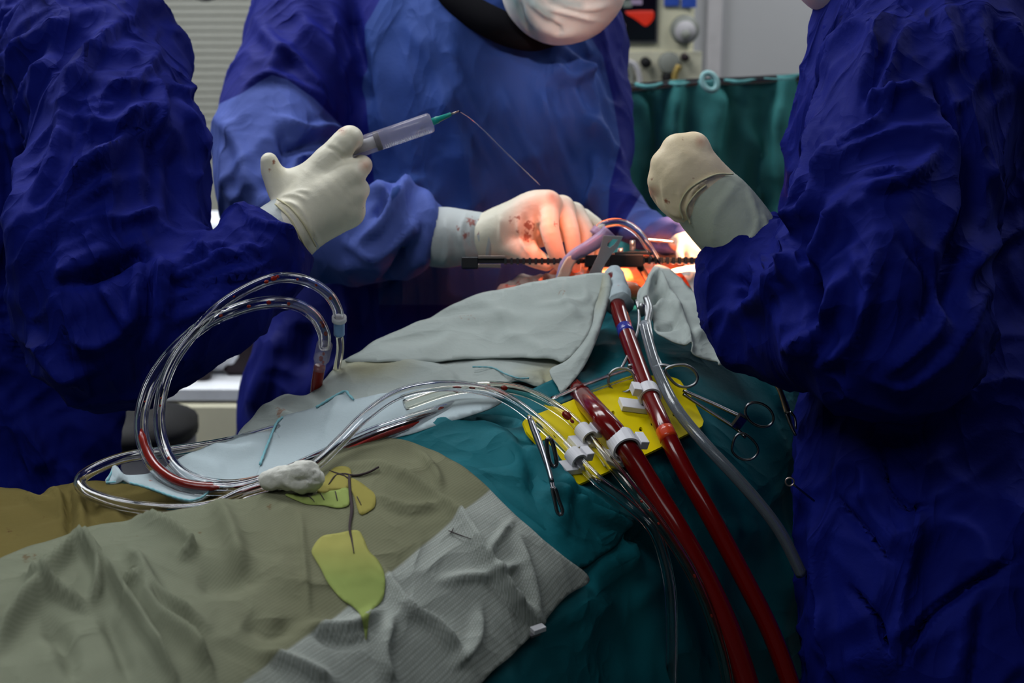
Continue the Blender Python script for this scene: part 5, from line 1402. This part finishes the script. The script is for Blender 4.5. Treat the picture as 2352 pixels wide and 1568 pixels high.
mk('needle_hub', *tube_geo(np.stack([hub0, hub0 + (h1 - hub0) * .3, hub0 + (h1 - hub0) * .35, h1]), [.0042, .0040, .0034, .0022], 14), m_teal_pl, sy)
mk('needle', *tube_geo(np.stack([h1, tp]), [.0011, .0008], 8), m_steel_warm, sy)
jet = catmull([(1054, 255), (1080, 272), (1112, 300), (1150, 338), (1195, 382), (1240, 425)], 8)
C = P(jet[:, 0], jet[:, 1], np.linspace(1.625, 1.80, len(jet)))
tag(tube('liquid_jet', C, .00055, glass('clear_saline', (.95, .85, .85), 1.33, 0), None, 6), 'thin stream of liquid squirting from the syringe needle', 'liquid')

# rolled rims of the outer gloves
def on_surface(ob):
    V = np.empty(len(ob.data.vertices) * 3); ob.data.vertices.foreach_get('co', V); V = V.reshape(-1, 3)
    qx, qy, qd = proj(V)
    def f(px, py):
        out = []
        for a, b_ in zip(np.ravel(px), np.ravel(py)):
            r = (qx - a) ** 2 + (qy - b_) ** 2; k = r < max(64, np.partition(r, 3)[3] + 1)
            out.append(qd[k].min())
        out = np.array(out); return np.convolve(np.pad(out, 2, mode='edge'), np.ones(5) / 5, 'valid')
    return f
m_rim = M('cream_glove_rim', (.62, .58, .36), .5)
kids = lambda p, n: [c for c in p.children if c.name.split('.')[0] == n]
for (pp_, lines) in ((pl, [[(636, 456), (668, 478), (700, 518), (726, 566)], [(632, 468), (664, 500), (690, 545), (708, 578)]]),
                     (pr, [[(1570, 505), (1562, 470), (1585, 432), (1640, 402), (1684, 400)], [(1586, 515), (1576, 480), (1598, 445), (1622, 425)]])):
    g = kids(pp_, 'glove')[0]; surf = [on_surface(x) for x in kids(pp_, 'glove') + kids(pp_, 'glove_cuff')]
    for ln in lines:
        c = resample(catmull(ln, 8), 6); d = np.min([f(c[:, 0], c[:, 1]) for f in surf], 0)
        mk('glove_rim', *tube_geo(P(c[:, 0], c[:, 1], d), 2.2 * d / FPX, 8), m_rim, g)

# ------------------------------------------------------------------ rolled gauze swab
f = Field()
f.chain([(618, 1103, 1.292, 24), (650, 1096, 1.29, 27), (690, 1090, 1.288, 27)], .006)
for (x, y, r) in ((690, 1086, 27), (712, 1082, 22), (722, 1096, 19), (706, 1108, 22), (684, 1104, 24), (728, 1106, 12)): f.chain([(x - 3, y, 1.285, r), (x + 3, y + 3, 1.287, r)], .005, n=3)
V, F = f.build(.0018); N = normals(V, F)
px, py, _ = proj(V)
V = V + N * (.0016 * fbm(V * 110, 2) + strokes(px, py, [([(625, 1085), (660, 1080), (700, 1075)], 3, .001), ([(690, 1110), (715, 1095), (730, 1080)], 3, -.0016), ([(675, 1105), (700, 1100), (735, 1105)], 3, -.0016)]))[:, None]
tag(mk('gauze_roll', V, F, M('white_cotton', (.66, .66, .60), .95, bump=.0006, bscale=400, stain=('stain', (.45, .30, .10), .4)), attrs={'stain': spots([(705, 1108, 5)])(px, py)}), 'white cotton gauze roll tied round the low tube', 'gauze')

# ------------------------------------------------------------------ anaesthesia machine behind
am = root('anaesthesia_machine', (*P(1500, 190, 3.7)[:2], 0), 'beige anaesthesia machine with dark monitor screen behind the surgeon', 'machine')
AD = 3.65
a0, a1 = P(1250, -420, AD), P(1612, 210, AD)
yb = float(P(1480, 100, AD)[1])
def mp_(px, py, dy=0.0):   # point on the machine's front plane
    r = P(px, py, 1.0) - CAM; return CAM + r * ((yb - dy) / r[1])
def fbox(name, x0, x1, y0, y1, proud, th, mat, parent, bev=.15):
    a, b_ = mp_(x0, y1), mp_(x1, y0)
    return mk(name, *box_geo(((a[0] + b_[0]) / 2, yb - proud + th / 2, (a[2] + b_[2]) / 2), ((b_[0] - a[0]) / 2, 0, 0), (0, th / 2, 0), (0, 0, (b_[2] - a[2]) / 2), bev), mat, parent, False)
body = mp_(1250, 260); top = mp_(1611, -420)
mk('cabinet', *box_geo(((body[0] + top[0]) / 2, yb + .2, (.1 + top[2]) / 2), ((top[0] - body[0]) / 2, 0, 0), (0, .2, 0), (0, 0, (top[2] - .1) / 2), .08), m_beige, am, False)
fbox('screen_bezel', 1300, 1519, -300, 98, .012, .02, m_grey, am)
scn = fbox('screen', 1305, 1514, -295, 92, .016, .01, m_screen, am)
for (nm, x0, x1, y0, y1, mt) in (('screen_readout', 1395, 1435, 54, 66, m_glav), ('screen_icon', 1408, 1424, 36, 52, m_gblue), ('screen_icon', 1382, 1395, 46, 58, m_gblue), ('screen_graphic', 1446, 1474, -2, 10, m_glav), ('screen_graphic', 1430, 1450, 0, 16, m_gwhite), ('screen_highlight', 1466, 1486, 27, 36, m_glav)):
    fbox(nm, x0, x1, y0, y1, .018, .002, mt, scn, .3)
poly = [(1436, 26), (1470, 24), (1502, 24), (1503, 40), (1494, 54), (1482, 62), (1470, 52), (1456, 42), (1440, 34)]
cloth('screen_graphic', poly, lambda x, y: np.array([(mp_(a, b_, .0185) - CAM) @ np.array([0, CP, -SP]) for a, b_ in zip(np.ravel(x), np.ravel(y))]), m_gred, scn, step=8, thick=.001, corner=True)
for x in (1525, 1565): fbox('button', x, x + 34, -8, 14 if x < 1550 else 17, .010, .014, m_btn, am)
for x in (1525, 1565): fbox('button', x, x + 34, -60, -36, .010, .014, m_btn, am)
c = mp_(1573, 68, .01); mk('dial', *tube_geo(np.stack([c + np.array([0, .012, 0]), c - np.array([0, .012, 0])]), [.036, .034], 28), m_dial, am)
c = mp_(1574, 72, .02); mk('dial_face', *tube_geo(np.stack([c + np.array([0, .006, 0]), c - np.array([0, .006, 0])]), .026, 24), m_trim, am)
c = mp_(1575, 80, .032); mk('dial_knob', *tube_geo(np.stack([c + np.array([0, .012, 0]), c - np.array([0, .012, 0])]), [.012, .010], 16), m_dial, am)
fbox('shelf_panel', 1380, 1612, 118, 240, .004, .01, M('cream_enamel', (.70, .67, .52), .5), am)
for (x, y, r, mt) in ((1436, 164, 15, m_grey), (1484, 144, 12, m_rubber), (1538, 145, 25, m_dial), (1535, 180, 14, m_rubber), (1574, 132, 9, m_dk_brown), (1460, 150, 7, m_grey), (1412, 150, 9, m_grey)):
    c = mp_(x, y, .03); mk('gauge_knob', *tube_geo(np.stack([c + np.array([0, .03, 0]), c - np.array([0, .005, 0]), c - np.array([0, .01, 0])]), [r * .00107, r * .00107, r * .0008], 18), mt, am)
c = np.stack([mp_(x, y, .05) for x, y in catmull([(1440, 140), (1458, 150), (1468, 175), (1470, 230)], 6)]); mk('hose', *tube_geo(c, .007, 8), m_trim, am)
c = np.stack([mp_(x, y, .05) for x, y in catmull([(1415, 165), (1428, 150), (1448, 160), (1452, 230)], 6)]); mk('hose', *tube_geo(c, .006, 8), m_dial, am)
c = np.stack([mp_(x, y, .06) for x, y in catmull([(1560, 150), (1550, 175), (1548, 230)], 6)]); mk('hose', *tube_geo(c, .008, 8), M('brass_fitting', (.45, .32, .10), .4, metal=.5), am)

# ------------------------------------------------------------------ trolley and things at far left
def gbox(name, x0, x1, d, y0, y1, dep, mat, parent=None, bev=.06, zb=None):
    """box whose front face spans px x0..x1, y0..y1 at depth d"""
    a, b_ = P(x0, y1, d), P(x1, y0, d); yy = float(P((x0 + x1) / 2, (y0 + y1) / 2, d)[1])
    z0 = float(P(x0, y1, d)[2]) if zb is None else zb; z1 = float(P(x0, y0, d)[2])
    return mk(name, *box_geo(((a[0] + b_[0]) / 2, yy + dep, (z0 + z1) / 2), ((b_[0] - a[0]) / 2, 0, 0), (0, dep, 0), (0, 0, (z1 - z0) / 2), bev), mat, parent, False)
tr = root('trolley', (*P(420, 1000, 3.0)[:2], 0), 'beige steel trolley with a white top behind the tube loops', 'trolley')
gbox('cabinet', 200, 720, 3.0, 921, 1100, .11, m_beige, tr, zb=.12)
gbox('top', 195, 725, 2.98, 893, 921, .13, m_white, tr)
tz = float(P(400, 893, 2.98)[2]); ty = float(P(400, 893, 2.98)[1])
for sx in (210, 710):
    for dy in (.04, .18):
        q = P(sx, 1000, 3.0); mk('caster', *tube_geo(np.array([[q[0] - .012, q[1] + dy, .06], [q[0] + .012, q[1] + dy, .06]]), .06, 14), m_rubber, tr)
def stand(name, px, hw, hd, hh, dy, mat, label, cat, z=None, bev=.2):
    x = float((px - 1176) / FPX * 3.1)
    return tag(mk(name, *box_geo((x, ty + dy, (tz if z is None else z) + hh), (hw, 0, 0), (0, hd, 0), (0, 0, hh), bev), mat, None, False), label, cat)
stand('storage_box', 420, .055, .05, .065, .13, m_dk_brown, 'dark brown box on the trolley, left of the white bundle', 'box')
stand('storage_box', 585, .06, .05, .06, .14, m_dk_brown, 'dark brown box on the trolley beside the surgeon', 'box')
fb = Field(); x = (465 - 1176) / FPX * 3.05
fb.chain([(x, ty + .07, tz + .012, .020), (x, ty + .07, tz + .05, .022), (x, ty + .07, tz + .075, .012), (x, ty + .07, tz + .095, .011)], .004, world=True)
V, F = fb.build(.004); tag(mk('bottle', V, F, m_dk_brown), 'small dark bottle standing on the trolley top', 'bottle')
fb = Field(); x = (520 - 1176) / FPX * 3.05
fb.chain([(x - .05, ty + .12, tz + .03, .026), (x, ty + .12, tz + .045, .034), (x + .05, ty + .12, tz + .03, .026)], .02, world=True)
V, F = fb.build(.005); V = V + normals(V, F) * (.004 * fbm(V * 25, 3))[:, None]; tag(mk('cloth_bundle', V, F, m_white), 'rumpled white bundle on the trolley top', 'cloth')
# tall white-draped stack on the trolley
x0, x1 = P(440, 500, 3.27)[0], P(690, 500, 3.27)[0]
fb = Field()
zt = float(P(500, 497, 3.25)[2]); zb_ = float(P(500, 800, 3.25)[2]); yy = float(P(500, 846, 3.27)[1]) + .08
gx = np.linspace(x0, x1, 60)
Vs, Fs = box_geo(((x0 + x1) / 2, yy, (zt + zb_) / 2), ((x1 - x0) / 2, 0, 0), (0, .08, 0), (0, 0, (zt - zb_) / 2), .25)
ws = root('linen_stack', ((x0 + x1) / 2, yy, tz), 'tall stack of white linen on a dark rack behind the left arm', 'linen')
nlay = 5
for k in range(nlay):
    hh = (zt - zb_) / nlay
    mk('folded_sheet', *box_geo(((x0 + x1) / 2 + .006 * (-1) ** k, yy, zb_ + hh * (k + .5)), ((x1 - x0) / 2 - .004 * (k % 2), 0, 0), (0, .08, 0), (0, 0, hh * .48), .45), m_white, ws, True)
gbox('rack', 440, 690, 3.27, 800, 893, .08, m_dk_brown, ws, zb=0.0)
bn = root('waste_bin', (*P(300, 1000, 2.55)[:2], 0), 'grey bin with dark lid standing left of the trolley', 'bin')
q = P(300, 980, 2.55)
mk('bucket', *tube_geo(np.array([[q[0], q[1], .02], [q[0], q[1], q[2] - .01]]), [.09, .11], 24), m_grey, bn)
mk('lid', *tube_geo(np.array([[q[0], q[1], q[2] - .01], [q[0], q[1], q[2] + .012], [q[0], q[1], q[2] + .03]]), [.115, .115, .06], 24), m_rubber, bn)
# dark pole rising out of the picture
c = np.stack([P(612, 120, 3.4), P(598, 30, 3.4), P(583, -40, 3.4), P(560, -200, 3.4)])
lp = root('equipment_pole', (float(c[0][0]), float(c[0][1]), 0), 'slim dark pole leaning behind the surgeon\'s shoulder', 'pole')
mk('pole', *tube_geo(np.vstack([[[c[0][0] + .01, c[0][1], .03]], c]), .011, 10), m_rubber, lp)
mk('brown_sleeve', *tube_geo(c[1:] + np.array([.022, .01, 0]), .009, 10), M('brown_plastic', (.12, .08, .06), .5), lp)
mk('foot', *tube_geo(np.array([[c[0][0] + .01, c[0][1], 0], [c[0][0] + .01, c[0][1], .03]]), [.16, .14], 20), m_grey, lp)
hq = P(472, -24, 3.2)
hl = root('lamp_handle', hq, 'dark rounded lamp handle peeking in at the top edge', 'lamp')
mk('grip', *ell_geo(hq, (.034, .034, .026)), m_grey, hl)
mk('stalk', *tube_geo(np.array([[hq[0], hq[1], hq[2]], [hq[0], hq[1], 2.9]]), .012, 10), m_grey, hl)
for o in list(SC.objects):
    if '_base' in o: del o['_base']
